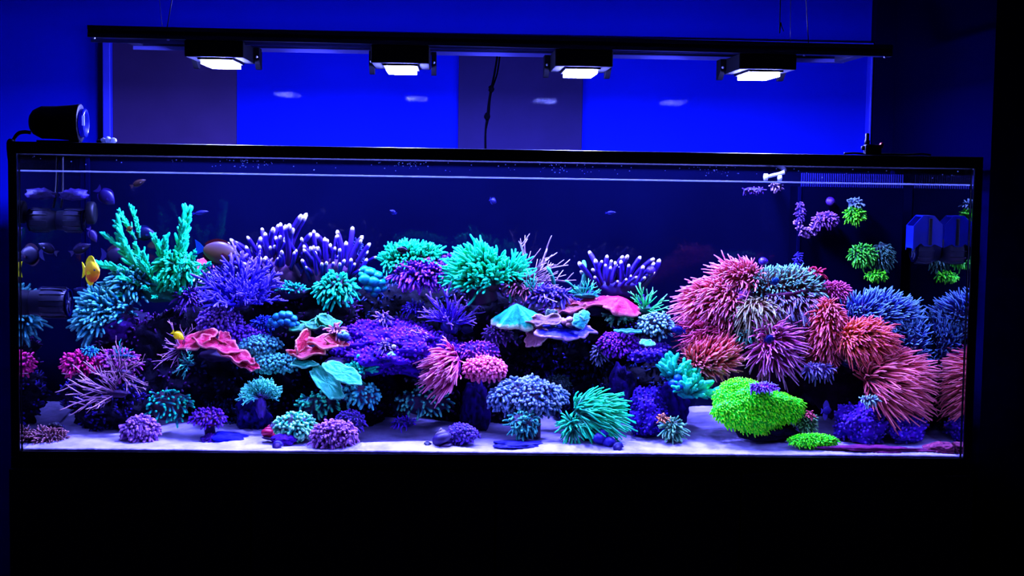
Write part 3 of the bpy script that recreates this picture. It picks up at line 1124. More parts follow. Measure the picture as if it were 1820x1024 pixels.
def bush(name, label, cat, px, py, y, kind, n, L, base, tip, mid=None, up=(0, -.15, 1), fan=.9, rx=10, ry=6, dep=8, pn='branch', flesh=(30, 14, 60), dirs=None, lvar=.35, p=(.05, .5, .97),
         gain=1.0, flat=.6, bn='base', seed=1, wscale=1.0, rim=0.6):
    """a branching colony: an encrusting base and n separate branches fanned about up; px,py is the foot"""
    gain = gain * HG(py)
    s = PM(y)
    c = P(px, py, y)
    e = empty(name, label, cat, c)
    V, T, wv = lump((rx * s, dep * s, ry * s), .25, 1.6, 3, seed, .05)
    build(bn, V, None, T, ramp(flesh, tuple(np.minimum(np.array(flesh) * 1.6 + 6, 255)), p=(.3, .6, .9), rough=.6), e, wv, wv * 0 + .5)
    mat = ramp(base, tip, mid, p=p, gain=gain, var=.25)
    up = unit(np.array(up, float))
    sx = unit(np.cross(up, [0, 1, 0]))
    sy = np.cross(up, sx)
    lst = []
    if dirs is not None:
        lst = dirs
    else:
        for k in range(n):
            a = 2.399963 * k
            r = fan * math.sqrt((k + .5) / n)
            ca, sa = math.cos(a) * r, math.sin(a) * r * flat
            d = up * math.cos(min(r, 1.45)) + sx * ca + sy * sa
            root = (sx * math.cos(a) * rx * .75 + sy * math.sin(a) * dep * .6) * math.sqrt((k + .5) / n) + up * ry * .5
            lst.append((root, d + rng.normal(0, .1, 3), L * rng.uniform(1 - lvar, 1 + lvar) * (1 - (1 - rim) * (r / max(fan, .01)) ** 2)))
    for k, (root, d, Lk) in enumerate(lst):
        o = branch_src(kind, k % 6, mat, e, pn)
        M = aim(np.array(root, float) * s, d, (Lk * s * wscale, Lk * s * wscale, Lk * s))
        M2 = M
        o.matrix_basis = M2
    return e


def plate(parent, name, cpx, rx, ry, nrm, base, rim, under, cup=.12, ruff=.10, nl=5, arc=(0, 6.283), seed=0, thick=.0025, off=None, r_in=.0, y=0, gain=1.0, spin=0.0, p=(.86, .94, .975), wav=1.0, pw=2.0):
    """one thin wavy plate of tissue with a rim of its own colour; position given in the parent's space"""
    rg = np.random.default_rng(seed)
    nr, nt = 12, 64
    th = np.linspace(arc[0], arc[1], nt)
    closed = arc[1] - arc[0] > 6.2
    R = 1 + wav * (.13 * np.sin(th * 2 + rg.uniform(0, 6)) + .08 * np.sin(th * 5 + rg.uniform(0, 6)) + .05 * np.sin(th * 9 + rg.uniform(0, 6)) + .03 * np.sin(th * 17 + rg.uniform(0, 6)))
    if closed:
        R[-1] = R[0]
    rr = np.linspace(max(r_in, .02), 1, nr)
    ph = rg.uniform(0, 6.28)
    X = rr[:, None] * R[None] * np.cos(th)[None] * rx
    Y = rr[:, None] * R[None] * np.sin(th)[None] * ry
    m = max(rx, ry)
    z = cup * m * rr[:, None] ** pw + ruff * m * rr[:, None] ** 2 * np.sin(nl * th[None] + ph) + wav * .02 * m * np.sin(rr[:, None] * 22 + th[None] * 3) * rr[:, None] \
        + wav * .03 * m * np.sin(7 * th[None] + 5 * rr[:, None] + ph) * rr[:, None]
    tk = thick * (1.5 - .7 * rr[:, None])
    top = np.stack([X, Y, z + tk], -1).reshape(-1, 3)
    bot = np.stack([X, Y, z - tk], -1).reshape(-1, 3)
    V = np.concatenate([top, bot])
    N = nr * nt
    ii = np.arange(N).reshape(nr, nt)
    q1 = np.stack([ii[:-1, :-1], ii[1:, :-1], ii[1:, 1:], ii[:-1, 1:]], -1).reshape(-1, 4)
    q2 = q1[:, ::-1] + N
    e = ii[-1]
    q3 = np.stack([e[:-1], e[:-1] + N, e[1:] + N, e[1:]], -1)
    i0 = ii[0]
    q4 = np.stack([i0[1:], i0[1:] + N, i0[:-1] + N, i0[:-1]], -1)
    Qs = [q1, q2, q3, q4]
    if not closed:
        for col, fl in ((ii[:, 0], False), (ii[:, -1], True)):
            qq = np.stack([col[:-1], col[:-1] + N, col[1:] + N, col[1:]], -1)
            Qs.append(qq[:, ::-1] if not fl else qq)
    tt = np.repeat(rr, nt)
    jag = .04 * np.sin(np.tile(th, nr) * 23)
    t = np.concatenate([tt + jag, tt * .0 + np.where(tt > .97, 1, 0)])
    o = build(name, V, np.concatenate(Qs), None, ramp(base, rim, None, p=p, rough=.5, gain=gain, var=.22, nscale=260, bump=.35), parent, t, np.full(2 * N, .5))
    nrm = Vector(nrm).normalized()
    qn = Vector((0, 0, 1)).rotation_difference(nrm)
    o.matrix_basis = Matrix.Translation(Vector([float(v) for v in cpx])) @ qn.to_matrix().to_4x4() @ Matrix.Rotation(spin, 4, 'Z')
    return o


def plates(name, label, px, py, y, items, base, rim, foot=None, gain=.6):
    """a plating colony; items: (dx, dy px from centre, dz m in depth, rx px, ry px, normal, kwargs)"""
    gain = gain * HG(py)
    s = PM(y)
    e = empty(name, label, 'coral', P(px, py, y))
    f = foot or (0, 8, 14, 12)
    V, T, wv = lump((f[2] * s, f[2] * s, f[3] * s), .3, 1.8, 3, 5, .06)
    build('base', V + np.array([f[0] * s, f[2] * s + .02, -f[1] * s]), None, T, ramp((20, 10, 40), (50, 25, 90), p=(.3, .6, .9), rough=.7), e, wv, wv * 0 + .5)
    for k, it in enumerate(items):
        dx, dy, dz, rx, ry, nrm, kw = it
        kw = dict(kw)
        b = kw.pop('base', base)
        r = kw.pop('rim', rim)
        plate(e, 'plate', (dx * s, dz, -dy * s), rx * s, ry * s, nrm, b, r, None, seed=k * 7 + int(px), gain=gain, **kw)
    return e


def bubbles(name, label, px, py, y, items, col, tip, gain=1.0, pn='bubble'):
    """a cluster of rounded lobes, each one a part: (dx, dy, r) in pixels, depth offset in px"""
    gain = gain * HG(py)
    s = PM(y)
    e = empty(name, label, 'coral', P(px, py, y))
    V, T, wv = lump((14 * s, 10 * s, 8 * s), .3, 1.8, 3, 8, .05)
    build('base', V + np.array([0, 8 * s, -6 * s]), None, T, ramp((20, 15, 60), (40, 35, 110), rough=.7), e, wv, wv * 0 + .5)
    V, T, wv = lump((1, 1, .85), .14, 1.5, 3, 3, .04)
    zt_ = np.clip(V[:, 2] * .5 + .5, 0, 1)
    src = None
    m = ramp(col, tip, p=(.2, .6, .95), rough=.4, gain=gain)
    for dx, dy, dd, r in items:
        M = Matrix.Translation((dx * s, dd * s, -dy * s)) @ Matrix.Rotation(random.uniform(0, 6), 4, 'Z') @ Matrix.Diagonal((r * s, r * s, r * s, 1))
        if src is None:
            src = build(pn, V, None, T, m, e, zt_, wv * 0 + .4)
            src.matrix_basis = M
        else:
            inst(src, pn, e, M)
    return e


M_eye = plain('fish_eye', (.01, .01, .012), .15)


def fishmat(top, belly, extra=None, gain=1.0):
    return ramp(belly, top, None, p=(.2, .5, .8), rough=.4, gain=gain, var=.12, nscale=60)


def fish(label, px, py, y, L, Hh, yaw, pitch, body, belly, fin, tail, group=None, deep=1.0, dors=.35, name='fish', gain=.28, roll=0.0, snout=.12, thick=.36):
    """a fish: one lofted body, with dorsal, anal, tail, pectoral fins and eyes as parts; L, Hh in pixels"""
    s = PM(y)
    e = empty(name, label, 'fish', P(px, py, y), group)
    L *= s
    Hh *= s
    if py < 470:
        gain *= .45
    e.rotation_euler = (roll, -pitch, yaw)
    n, m = 18, 16
    u = np.linspace(0, 1, n)                       # 0 tail root .. 1 snout
    prof = np.sin(np.pi * np.clip(u * .93 + .07, 0, 1)) ** .75
    h = np.maximum(prof, snout * (u > .9) + .16 * (u < .12)) * Hh * .5
    h[0] = Hh * .09
    h[-1] = Hh * .05
    wd = h * thick * (1 + .35 * np.exp(-((u - .75) / .2) ** 2)) / max(deep, .3)
    x = (u - .5) * L * .78 + L * .11
    th = np.arange(m) / m * 2 * math.pi
    V = np.stack([np.repeat(x[:, None], m, 1), wd[:, None] * np.cos(th), h[:, None] * np.sin(th)], -1).reshape(-1, 3)
    i = np.arange(n - 1)[:, None] * m
    j = np.arange(m)[None]
    jn = (j + 1) % m
    Q = np.stack([i + j, i + jn, i + m + jn, i + m + j], -1).reshape(-1, 4)
    V = np.concatenate([V, [[x[0] - .01 * L, 0, 0], [x[-1] + .012 * L, 0, -.01 * L]]])
    jj = np.arange(m)
    T = np.concatenate([np.stack([(jj + 1) % m, jj, np.full(m, len(V) - 2)], -1), np.stack([(n - 1) * m + jj, (n - 1) * m + (jj + 1) % m, np.full(m, len(V) - 1)], -1)])
    tt = np.clip(V[:, 2] / Hh + .5, 0, 1)
    build('body', V, Q, T, fishmat(body, belly, gain=gain), e, tt, tt * 0 + .5)
    fm = ramp(tuple(np.array(fin) * .8), fin, rough=.4, gain=gain, var=.1)
    tm = ramp(tail, tail, rough=.4, gain=gain, var=.1)

    def fin_mesh(nm, out, th_, mat):
        out = np.array(out, float)
        k = len(out)
        Vf = np.concatenate([np.insert(out, 1, -th_, axis=1), np.insert(out, 1, th_, axis=1)])
        pol = [tuple(range(k)), tuple(range(2 * k - 1, k - 1, -1))] + [(a, a + k, (a + 1) % k + k, (a + 1) % k) for a in range(k)]
        return build(nm, Vf, poly=pol, mat=mat, parent=e, smooth=False, t=np.full(2 * k, 1.0), r=np.full(2 * k, .5))

    ft = max(L * .008, .0004)
    hs = lambda q: np.interp(q, u, h)
    xs_ = lambda q: (q - .5) * L * .78 + L * .11
    us = np.linspace(.04, .80, 10)
    up_ = [(xs_(q), hs(q) * .82) for q in us]
    dn = [(xs_(q) - L * .03, hs(q) * .9 + Hh * dors * .5 * math.sin(math.pi * min(1, (q + .12) / .95)) ** .6) for q in us[::-1]]
    fin_mesh('dorsal_fin', up_ + dn, ft, fm)
    us = np.linspace(.04, .58, 8)
    up_ = [(xs_(q), -hs(q) * .82) for q in us]
    dn = [(xs_(q) - L * .03, -hs(q) * .9 - Hh * dors * .45 * math.sin(math.pi * min(1, (q + .15) / .8)) ** .6) for q in us[::-1]]
    fin_mesh('anal_fin', up_ + dn, ft, fm)
    x0_ = x[0]
    fin_mesh('tail_fin', [(x0_ + .02 * L, Hh * .07), (x0_ - .10 * L, Hh * .26), (x0_ - .21 * L, Hh * .36), (x0_ - .17 * L, Hh * .12), (x0_ - .155 * L, 0), (x0_ - .17 * L, -Hh * .12), (x0_ - .21 * L, -Hh * .36), (x0_ - .10 * L, -Hh * .26), (x0_ + .02 * L, -Hh * .07)], ft, tm)
    for sy in (-1, 1):
        o = fin_mesh('pectoral_fin', [(0, .03 * Hh), (-.09 * L, .10 * Hh), (-.13 * L, .02 * Hh), (-.10 * L, -.08 * Hh), (0, -.03 * Hh)], ft * .7, fm)
        k = int(.68 * (n - 1))
        o.location = (x[k], sy * wd[k] * .98, -h[k] * .15)
        o.rotation_euler = (0, 0, -sy * .45)
        k = int(.87 * (n - 1))
        Vi, Ti = ico(2)
        o = build('eye', Vi * max(Hh * .045, L * .02), None, Ti, M_eye, e)
        o.location = (x[k], sy * wd[k] * .86, h[k] * .28)
    return e


def shell(name, label, px, py, y, r, h, col, tip, tilt=(0, 0, 0), cat='snail', turns=3.2):
    """a coiled snail shell"""
    s = PM(y)
    c = P(px, py, y)
    e = empty(name, label, cat, c)
    N, m = 60, 12
    k = np.linspace(0, 1, N)
    a = k * turns * 2 * math.pi
    R = r * s * (1 - k) ** 1.1 * .55
    tr = r * s * (1 - k) ** 1.05 * .55 + .0003
    zc = h * s * (k ** .9)
    ctr = np.stack([np.cos(a) * R, np.sin(a) * R, zc], -1)
    tg = unit(np.gradient(ctr, axis=0))
    u = unit(np.cross(tg, [0, 0, 1]))
    v = np.cross(u, tg)
    th = np.arange(m) / m * 2 * math.pi
    V = (ctr[:, None] + tr[:, None, None] * (u[:, None] * np.cos(th)[None, :, None] + v[:, None] * np.sin(th)[None, :, None])).reshape(-1, 3)
    i = np.arange(N - 1)[:, None] * m
    j = np.arange(m)[None]
    jn = (j + 1) % m
    Q = np.stack([i + j, i + jn, i + m + jn, i + m + j], -1).reshape(-1, 4)
    V = np.concatenate([V, ctr[:1]])
    T = np.stack([(np.arange(m) + 1) % m, np.arange(m), np.full(m, len(V) - 1)], -1)
    t = np.concatenate([np.repeat(k, m), [0]])
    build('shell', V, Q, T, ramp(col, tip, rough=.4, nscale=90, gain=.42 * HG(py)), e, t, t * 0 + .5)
    Vf, Tf, w = lump((r * s * .7, r * s * .5, r * s * .22), .2, 1.5, 3, 4)
    build('foot', Vf + (0, 0, -r * s * .4), None, Tf, ramp((40, 25, 70), (70, 45, 100)), e, w, w)
    e.rotation_euler = tilt
    return e


def ridge(n, x0, z0, x1, z1, a0, a1, L0, L1, rows=2, drop=12, tow=.3, jx=3, lv=.2):
    """branch roots along a ridge (pixels from the foot), directions swinging from angle a0 to a1 (degrees off vertical)"""
    out = []
    for k in range(n):
        row = k % rows
        u = (k // rows + .5 + rng.uniform(-.3, .3)) / math.ceil(n / rows)
        a = math.radians(a0 + (a1 - a0) * u + rng.normal(0, 7))
        root = (x0 + (x1 - x0) * u + rng.normal(0, jx), -9 * row + rng.normal(0, 2) + 4, z0 + (z1 - z0) * u - drop * row + rng.normal(0, 2))
        out.append((root, (math.sin(a), -tow * (row + .3) + rng.normal(0, .08), math.cos(a)), (L0 + (L1 - L0) * u) * rng.uniform(1 - lv, 1 + lv)))
    return out


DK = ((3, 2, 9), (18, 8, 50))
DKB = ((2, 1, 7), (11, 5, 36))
# ---- the rocks the reef is built on
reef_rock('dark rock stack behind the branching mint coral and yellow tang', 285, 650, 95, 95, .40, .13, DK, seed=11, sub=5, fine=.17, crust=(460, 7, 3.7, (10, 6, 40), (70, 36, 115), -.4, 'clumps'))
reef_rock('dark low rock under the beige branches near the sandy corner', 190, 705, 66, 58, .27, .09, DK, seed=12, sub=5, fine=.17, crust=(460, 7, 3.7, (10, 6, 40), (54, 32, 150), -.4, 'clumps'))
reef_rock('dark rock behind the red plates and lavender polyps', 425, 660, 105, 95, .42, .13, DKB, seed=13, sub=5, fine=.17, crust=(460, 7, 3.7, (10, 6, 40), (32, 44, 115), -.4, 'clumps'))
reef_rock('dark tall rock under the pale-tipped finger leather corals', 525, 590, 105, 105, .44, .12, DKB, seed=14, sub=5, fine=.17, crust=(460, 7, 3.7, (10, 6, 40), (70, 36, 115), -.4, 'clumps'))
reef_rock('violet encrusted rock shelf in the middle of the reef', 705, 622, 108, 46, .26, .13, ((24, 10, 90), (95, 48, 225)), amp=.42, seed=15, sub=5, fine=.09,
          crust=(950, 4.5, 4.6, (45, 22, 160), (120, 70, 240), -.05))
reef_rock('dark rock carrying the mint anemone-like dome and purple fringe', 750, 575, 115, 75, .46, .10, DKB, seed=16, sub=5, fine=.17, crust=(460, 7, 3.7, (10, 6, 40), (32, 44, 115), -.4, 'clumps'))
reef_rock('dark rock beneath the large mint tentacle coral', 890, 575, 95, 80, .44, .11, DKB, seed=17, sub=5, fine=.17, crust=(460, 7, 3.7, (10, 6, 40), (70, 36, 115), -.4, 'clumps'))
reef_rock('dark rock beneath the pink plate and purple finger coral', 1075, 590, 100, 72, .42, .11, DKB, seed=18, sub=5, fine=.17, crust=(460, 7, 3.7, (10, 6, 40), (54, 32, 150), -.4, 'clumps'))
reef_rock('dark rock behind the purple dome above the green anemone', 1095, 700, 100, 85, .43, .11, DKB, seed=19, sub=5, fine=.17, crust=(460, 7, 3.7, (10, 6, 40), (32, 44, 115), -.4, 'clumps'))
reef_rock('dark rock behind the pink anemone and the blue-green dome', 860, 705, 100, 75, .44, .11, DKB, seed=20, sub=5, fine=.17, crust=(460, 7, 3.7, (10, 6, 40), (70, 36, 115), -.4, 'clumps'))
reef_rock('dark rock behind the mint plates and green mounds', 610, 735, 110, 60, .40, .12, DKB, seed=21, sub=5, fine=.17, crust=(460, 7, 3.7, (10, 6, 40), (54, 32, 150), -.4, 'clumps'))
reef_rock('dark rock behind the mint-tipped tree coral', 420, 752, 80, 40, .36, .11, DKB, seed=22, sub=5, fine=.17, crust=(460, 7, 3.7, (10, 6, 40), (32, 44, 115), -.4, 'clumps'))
reef_rock('brown-violet rock at the heart of the anemone mound', 1345, 610, 95, 105, .35, .10, ((30, 12, 30), (80, 35, 90)), seed=23)
reef_rock('brown-violet rock behind the orange anemones', 1475, 625, 100, 105, .35, .085, ((24, 10, 26), (70, 30, 90)), seed=24)
reef_rock('dark rock under the large red anemone', 1575, 690, 55, 70, .31, .08, DKB, seed=25, sub=5, fine=.17, crust=(460, 7, 3.7, (10, 6, 40), (32, 44, 115), -.4, 'clumps'))
VIO = ((36, 18, 150), (120, 80, 250))
reef_rock('knobbly violet rock at the foot of the large red anemone', 1528, 756, 42, 38, .16, .06, VIO, amp=.4, seed=26, fine=.16, crust=(260, 4, 4.4, (40, 22, 150), (120, 88, 250), -.3))
reef_rock('small violet rock leaning out under the red anemone', 1608, 762, 36, 26, .17, .05, VIO, amp=.4, seed=27, fine=.16, crust=(170, 4, 4.4, (40, 22, 150), (120, 88, 250), -.3))
reef_rock('violet rock standing between the two green anemones', 1152, 738, 32, 48, .17, .05, ((26, 12, 110), (86, 54, 220)), amp=.42, seed=28, fine=.2, crust=(260, 4, 4.2, (30, 16, 120), (90, 60, 235), -.5))
reef_rock('small violet rock below the cyan corals', 1192, 722, 30, 42, .27, .05, ((20, 10, 80), (72, 40, 190)), amp=.4, seed=29, fine=.14)
reef_rock('dim violet rock column beneath the purple dome', 1105, 690, 26, 42, .27, .05, ((14, 7, 50), (60, 34, 160)), amp=.4, seed=30, fine=.15)
reef_rock('dim violet rock under the pink anemone over the sand', 845, 725, 26, 48, .28, .06, ((14, 7, 50), (58, 30, 150)), amp=.4, seed=31, fine=.15)
reef_rock('dim violet rock below the mint-tipped tree coral', 448, 742, 30, 36, .25, .06, ((14, 8, 70), (70, 44, 200)), amp=.4, seed=32, fine=.15)
reef_rock('slanting blue slab rock lying on the sand', 405, 782, 50, 14, .13, .05, ((35, 35, 170), (80, 80, 250)), amp=.25, seed=33, fine=.05)
reef_rock('small violet pebble rock beside the pink snail', 505, 782, 24, 11, .07, .02, ((50, 26, 140), (110, 70, 225)), amp=.25, seed=34)
reef_rock('small dark rubble rock under the purple mushroom coral', 375, 785, 20, 14, .12, .03, ((30, 12, 90), (90, 40, 180)), amp=.35, seed=35)
reef_rock('flat blue-violet stone lying before the blue-green dome', 925, 790, 52, 7, .07, .04, ((40, 34, 150), (90, 90, 230)), amp=.3, seed=36)
reef_rock('rusty-violet rubble strip on the sand by the glass corner', 1560, 800, 105, 7, .035, .02, ((60, 20, 70), (150, 70, 150)), amp=.45, seed=37, fine=.2)
reef_rock('pinkish rubble lump on the sand in the far front corner', 1672, 797, 30, 10, .05, .03, ((60, 20, 60), (170, 90, 140)), amp=.4, seed=38, fine=.2)
reef_rock('shadowy rock ledge over the dark hollow by the blue-green dome', 1000, 640, 60, 40, .46, .08, DKB, seed=39, sub=5, fine=.17, crust=(460, 7, 3.7, (10, 6, 40), (54, 32, 150), -.4, 'clumps'))

# ---- upper reef, from the yellow tang towards the middle
MINT = dict(base=(4, 90, 75), mid=(14, 225, 172), tip=(80, 255, 215))
bush('branching_coral', 'tall branching mint-green coral with antler-like branches above the rocks', 'coral', 290, 520, .32, 'stag', 0, 0, **MINT, rx=45, ry=18, dep=22, flesh=(8, 90, 80), wscale=.85, dirs=[
    ((-30, 0, 18), (-.72, -.1, 1), 118), ((-52, 0, 58), (-.75, 0, .75), 70), ((-48, 3, 92), (-.5, 0, .9), 62), ((-42, 4, 96), (-.12, 0, 1), 58), ((-28, -3, 20), (-1, -.2, .55), 92),
    ((22, 0, 20), (.22, 0, 1), 135), ((30, -2, 25), (.1, -.1, 1), 105), ((2, -6, 15), (.02, -.3, 1), 92), ((8, -2, 20), (-.12, -.1, 1), 88), ((-14, -6, 15), (-.25, -.4, 1), 72), ((-20, -2, 15), (-.5, -.3, 1), 78),
    ((30, -5, 12), (.6, -.3, 1), 72), ((35, -8, 8), (.8, -.5, .8), 58), ((20, -10, 10), (.4, -.7, .8), 62), ((0, -12, 6), (-.1, -.9, .7), 55), ((-25, -10, 6), (-.7, -.6, .6), 60), ((40, -5, 0), (1, -.3, .5), 62),
    ((42, -6, -6), (1, -.4, .15), 50), ((14, -12, 0), (.3, -1, .4), 46), ((-12, -12, 0), (-.4, -1, .4), 46), ((-32, -8, -4), (-1, -.5, .2), 52), ((25, -12, -4), (.5, -1, .2), 42), ((10, -6, 22), (.3, -.2, 1), 84), ((-8, -8, 10), (-.35, -.5, .9), 70),
    ((38, -4, 14), (.75, -.2, .8), 66), ((-5, -14, -6), (0, -1, .1), 40)])
tuft('branching_coral', 'dense mint cluster of short branches at the foot of the antler branches', 'coral', 312, 478, 30, 26, .30, 14, 190, 17, 5.4, **MINT, axis=(.2, -.6, .7), cmin=-.2, seed=39, flesh=(6, 80, 70), tn='branchlets', bn='skeleton', taper=.85, spread=.5, amp=.35, freq=2.2)
TEAL = dict(base=(20, 70, 130), mid=(60, 150, 215), tip=(120, 215, 245), gain=.8)
tuft('plate_coral_colony', 'teal tufted coral ridge sloping down beside the yellow tang', 'coral', 195, 552, 42, 28, .30, 22, 190, 24, 6.5, **TEAL, axis=(-.6, -.4, .8), cmin=.0, bend=(-.1, 0, -.1), spread=.25, taper=.75, flesh=(36, 22, 66), seed=41, amp=.25, rings=5,
     tn='branchlets', bn='skeleton', lean=.4)
tuft('tufted_coral', 'teal tufted coral fan lowest on the ridge beside the ribbed pump', 'coral', 170, 566, 22, 24, .29, 16, 110, 24, 6.2, **TEAL, axis=(-.8, -.5, .3), cmin=.0, spread=.22, taper=.8, flesh=(36, 22, 76), seed=40, amp=.25, rings=5, tn='branchlets', bn='skeleton', lean=.4)
tuft('tufted_coral', 'teal tufted coral clump just under the branching mint coral', 'coral', 232, 510, 30, 28, .32, 20, 150, 22, 6, **TEAL, axis=(-.4, -.5, .8), cmin=-.1, spread=.25, taper=.75, flesh=(30, 22, 60), seed=42, amp=.25, rings=5, tn='branchlets', bn='skeleton', lean=.3)
reef_rock('grey-violet rock cone below the teal tufted ridge', 205, 580, 42, 30, .31, .05, ((22, 12, 60), (66, 40, 135)), amp=.25, seed=43)
tuft('polyp_coral', 'violet polyp cluster under the mint antler branches', 'coral', 334, 530, 18, 16, .29, 12, 90, 14, 4, (40, 20, 140), (130, 95, 245), axis=(.2, -.5, .8), seed=44, tn='polyps')
plates('plate_coral', 'small pink plate coral behind the grey tang', 352, 478, .34, [(0, 0, 0, 22, 14, (.1, -.7, .7), {}), (12, -8, .01, 15, 9, (.3, -.6, .7), {})], (225, 80, 120), (255, 180, 220))
tuft('tufted_coral', 'pale blue tufted coral between the grey tang and mint branches', 'coral', 358, 496, 24, 7, .31, 10, 60, 14, 5, (40, 80, 170), (190, 230, 255), axis=(.2, -.5, .8), seed=45, tn='branchlets', bn='skeleton')
FING = dict(base=(40, 20, 66), mid=(60, 42, 180), tip=(238, 232, 255), p=(.1, .92, .995))
bush('finger_leather_coral', 'largest purple finger leather coral with pale rounded tips', 'coral', 478, 496, .34, 'finger', 0, 0, **FING, rx=52, ry=44, dep=22, flesh=(50, 28, 62), wscale=.74,
     dirs=ridge(30, -46, 14, 44, 50, -42, 18, 54, 62, 2, 16, .25) + ridge(36, -40, -2, 42, 30, -38, 22, 44, 52, 2, 16, .5))
bush('finger_leather_coral', 'smaller purple finger leather coral with white-dotted tips', 'coral', 585, 492, .34, 'finger', 0, 0, **FING, rx=48, ry=34, dep=20, flesh=(46, 26, 60), wscale=.76,
     dirs=ridge(20, -40, 20, 46, 24, -20, 18, 52, 54, 2, 14, .25) + ridge(24, -34, 6, 46, 4, -25, 38, 44, 46, 2, 14, .55))
tuft('tufted_coral', 'thin blue tufted coral just past the smaller finger coral', 'coral', 634, 448, 6, 24, .36, 8, 60, 10, 3.5, (30, 30, 130), (90, 100, 245), axis=(.2, -.5, .8), cmin=-.4, seed=46, tn='branchlets', bn='skeleton')
bush('bush_coral', 'indigo branching coral fan in front of the finger leather', 'coral', 428, 545, .26, 'bush', 42, 72, (34, 22, 140), (120, 105, 255), (70, 56, 225), up=(0, -.25, 1), fan=1.25, rx=16, ry=7, dep=10, flesh=(24, 14, 70), rim=.85)
MINTB = dict(base=(4, 60, 66), mid=(10, 180, 165), tip=(75, 250, 225))
tuft('tufted_coral', 'round mint bush coral with a dark hollow on the reef face', 'coral', 597, 514, 28, 22, .27, 16, 150, 17, 5.5, **MINTB, axis=(0, -.35, 1), cmin=-.35, seed=47, flesh=(34, 14, 34), tn='branchlets', bn='skeleton', taper=.85, spread=.3)
tuft('tufted_coral', 'small teal frag coral beside the round mint bush', 'coral', 520, 520, 24, 12, .29, 12, 46, 13, 5, (10, 70, 90), (60, 195, 210), axis=(0, -.2, 1), cmin=.35, seed=48, flesh=(24, 12, 46), tn='branchlets', bn='skeleton')
bubbles('bubble_coral', 'cyan bubble coral cluster beside the mint fringed dome', 662, 500, .30, [(-14, -20, 0, 9), (-4, -16, -5, 11), (8, -10, -4, 11), (-12, -4, -9, 12), (2, 0, -10, 12), (14, 2, -6, 10), (-6, 12, -9, 9), (8, 14, -9, 9), (18, 12, -5, 8), (-18, -12, -3, 7), (20, -4, 0, 7), (4, 22, -8, 7)],
        (20, 90, 150), (60, 190, 225))
MINTC = dict(base=(4, 60, 64), mid=(10, 210, 175), tip=(75, 255, 220))
tuft('torch_coral', 'mint fringed dome coral with a small black fish over it', 'coral', 732, 464, 46, 22, .33, 18, 340, 22, 5.4, **MINTC, axis=(-.1, -.5, .9), cmin=-.15, seed=49, flesh=(24, 18, 50), taper=.75, lean=.3, bend=(.1, 0, -.2))
tuft('tufted_coral', 'purple staghorn tufts under the mint fringed dome', 'coral', 752, 490, 50, 20, .29, 18, 190, 16, 5, (50, 24, 130), (165, 100, 250), (100, 55, 220), axis=(.1, -.7, .5), cmin=.0, seed=50, flesh=(22, 12, 48), tn='branchlets', bn='skeleton', taper=.8, spread=.4)
tuft('tufted_coral', 'steep purple tuft between the two mint tentacle corals', 'coral', 800, 478, 14, 24, .32, 12, 90, 12, 4.6, (50, 24, 140), (130, 80, 245), axis=(0, -.5, .7), cmin=-.2, seed=51, flesh=(26, 14, 60), tn='branchlets', bn='skeleton', taper=.8)
tuft('torch_coral', 'large mint tentacle coral on a brown base in mid reef', 'coral', 852, 494, 38, 36, .28, 24, 330, 32, 5.4, **MINTC, axis=(-.25, -.45, .9), cmin=.1, seed=52, flesh=(40, 20, 40), taper=.8, bend=(-.12, 0, -.15), lean=.4, stalk=(8, 40, 34, 26, (36, 18, 44)))
tuft('torch_coral', 'mint tentacle coral half hidden behind the large mint one', 'coral', 905, 490, 18, 16, .30, 16, 120, 28, 4.8, **MINTC, axis=(.6, -.3, .7), cmin=-.1, seed=53, flesh=(30, 16, 36), taper=.8, bend=(.1, 0, -.1), lean=.5)
BEI = dict(base=(60, 40, 70), mid=(135, 105, 160), tip=(210, 190, 225))
bush('bush_coral', 'beige thin-branched coral behind the mint tentacle coral', 'coral', 935, 508, .33, 'beige', 26, 68, **BEI, up=(.75, -.2, .6), fan=1.0, rx=16, ry=8, dep=8, flesh=(36, 22, 50), lvar=.25)
tuft('tufted_coral', 'reddish-beige twiggy coral under the beige branches', 'coral', 928, 512, 26, 14, .27, 12, 70, 18, 4, (50, 24, 50), (140, 80, 120), axis=(.2, -.6, .5), seed=54, tn='branchlets', bn='skeleton', taper=.7)
bush('finger_leather_coral', 'purple finger coral with white tips over the pink plate', 'coral', 1098, 514, .33, 'finger', 0, 0, **FING, rx=46, ry=18, dep=18, flesh=(34, 22, 90), wscale=.85,
     dirs=ridge(18, -46, 10, 46, 10, -22, 42, 46, 50, 2, 8, .2) + ridge(20, -40, 4, 40, 2, -28, 55, 38, 42, 2, 8, .5))
bush('green_finger_coral', 'green blunt finger corals standing beside the purple finger coral', 'coral', 1030, 516, .30, 'finger', 0, 0, (10, 60, 70), (110, 230, 200), (20, 120, 110), rx=14, ry=8, dep=8, flesh=(14, 60, 60), wscale=1.0, dirs=[((2, 0, 4), (.35, -.05, 1), 46), ((-46, 2, 8), (-.08, 0, 1), 34), ((-10, -4, 2), (-.3, -.3, .8), 20), ((14, -4, 2), (.5, -.4, .6), 18)])
tuft('tufted_coral', 'violet feathery coral in front of the green blunt fingers', 'coral', 975, 526, 34, 12, .26, 12, 110, 15, 4.6, (40, 26, 140), (125, 105, 250), axis=(-.1, -.6, .7), cmin=-.1, seed=55, tn='branchlets', bn='skeleton', flow=(-.3, 0, .1), taper=.8)
bush('bush_coral', 'small mint twigs between the green fingers and pink plate', 'coral', 1040, 526, .26, 'fork', 14, 22, (10, 100, 100), (130, 245, 220), (30, 180, 165), up=(.1, -.3, .8), fan=1.4, rx=22, ry=5, dep=8, flesh=(12, 60, 70))
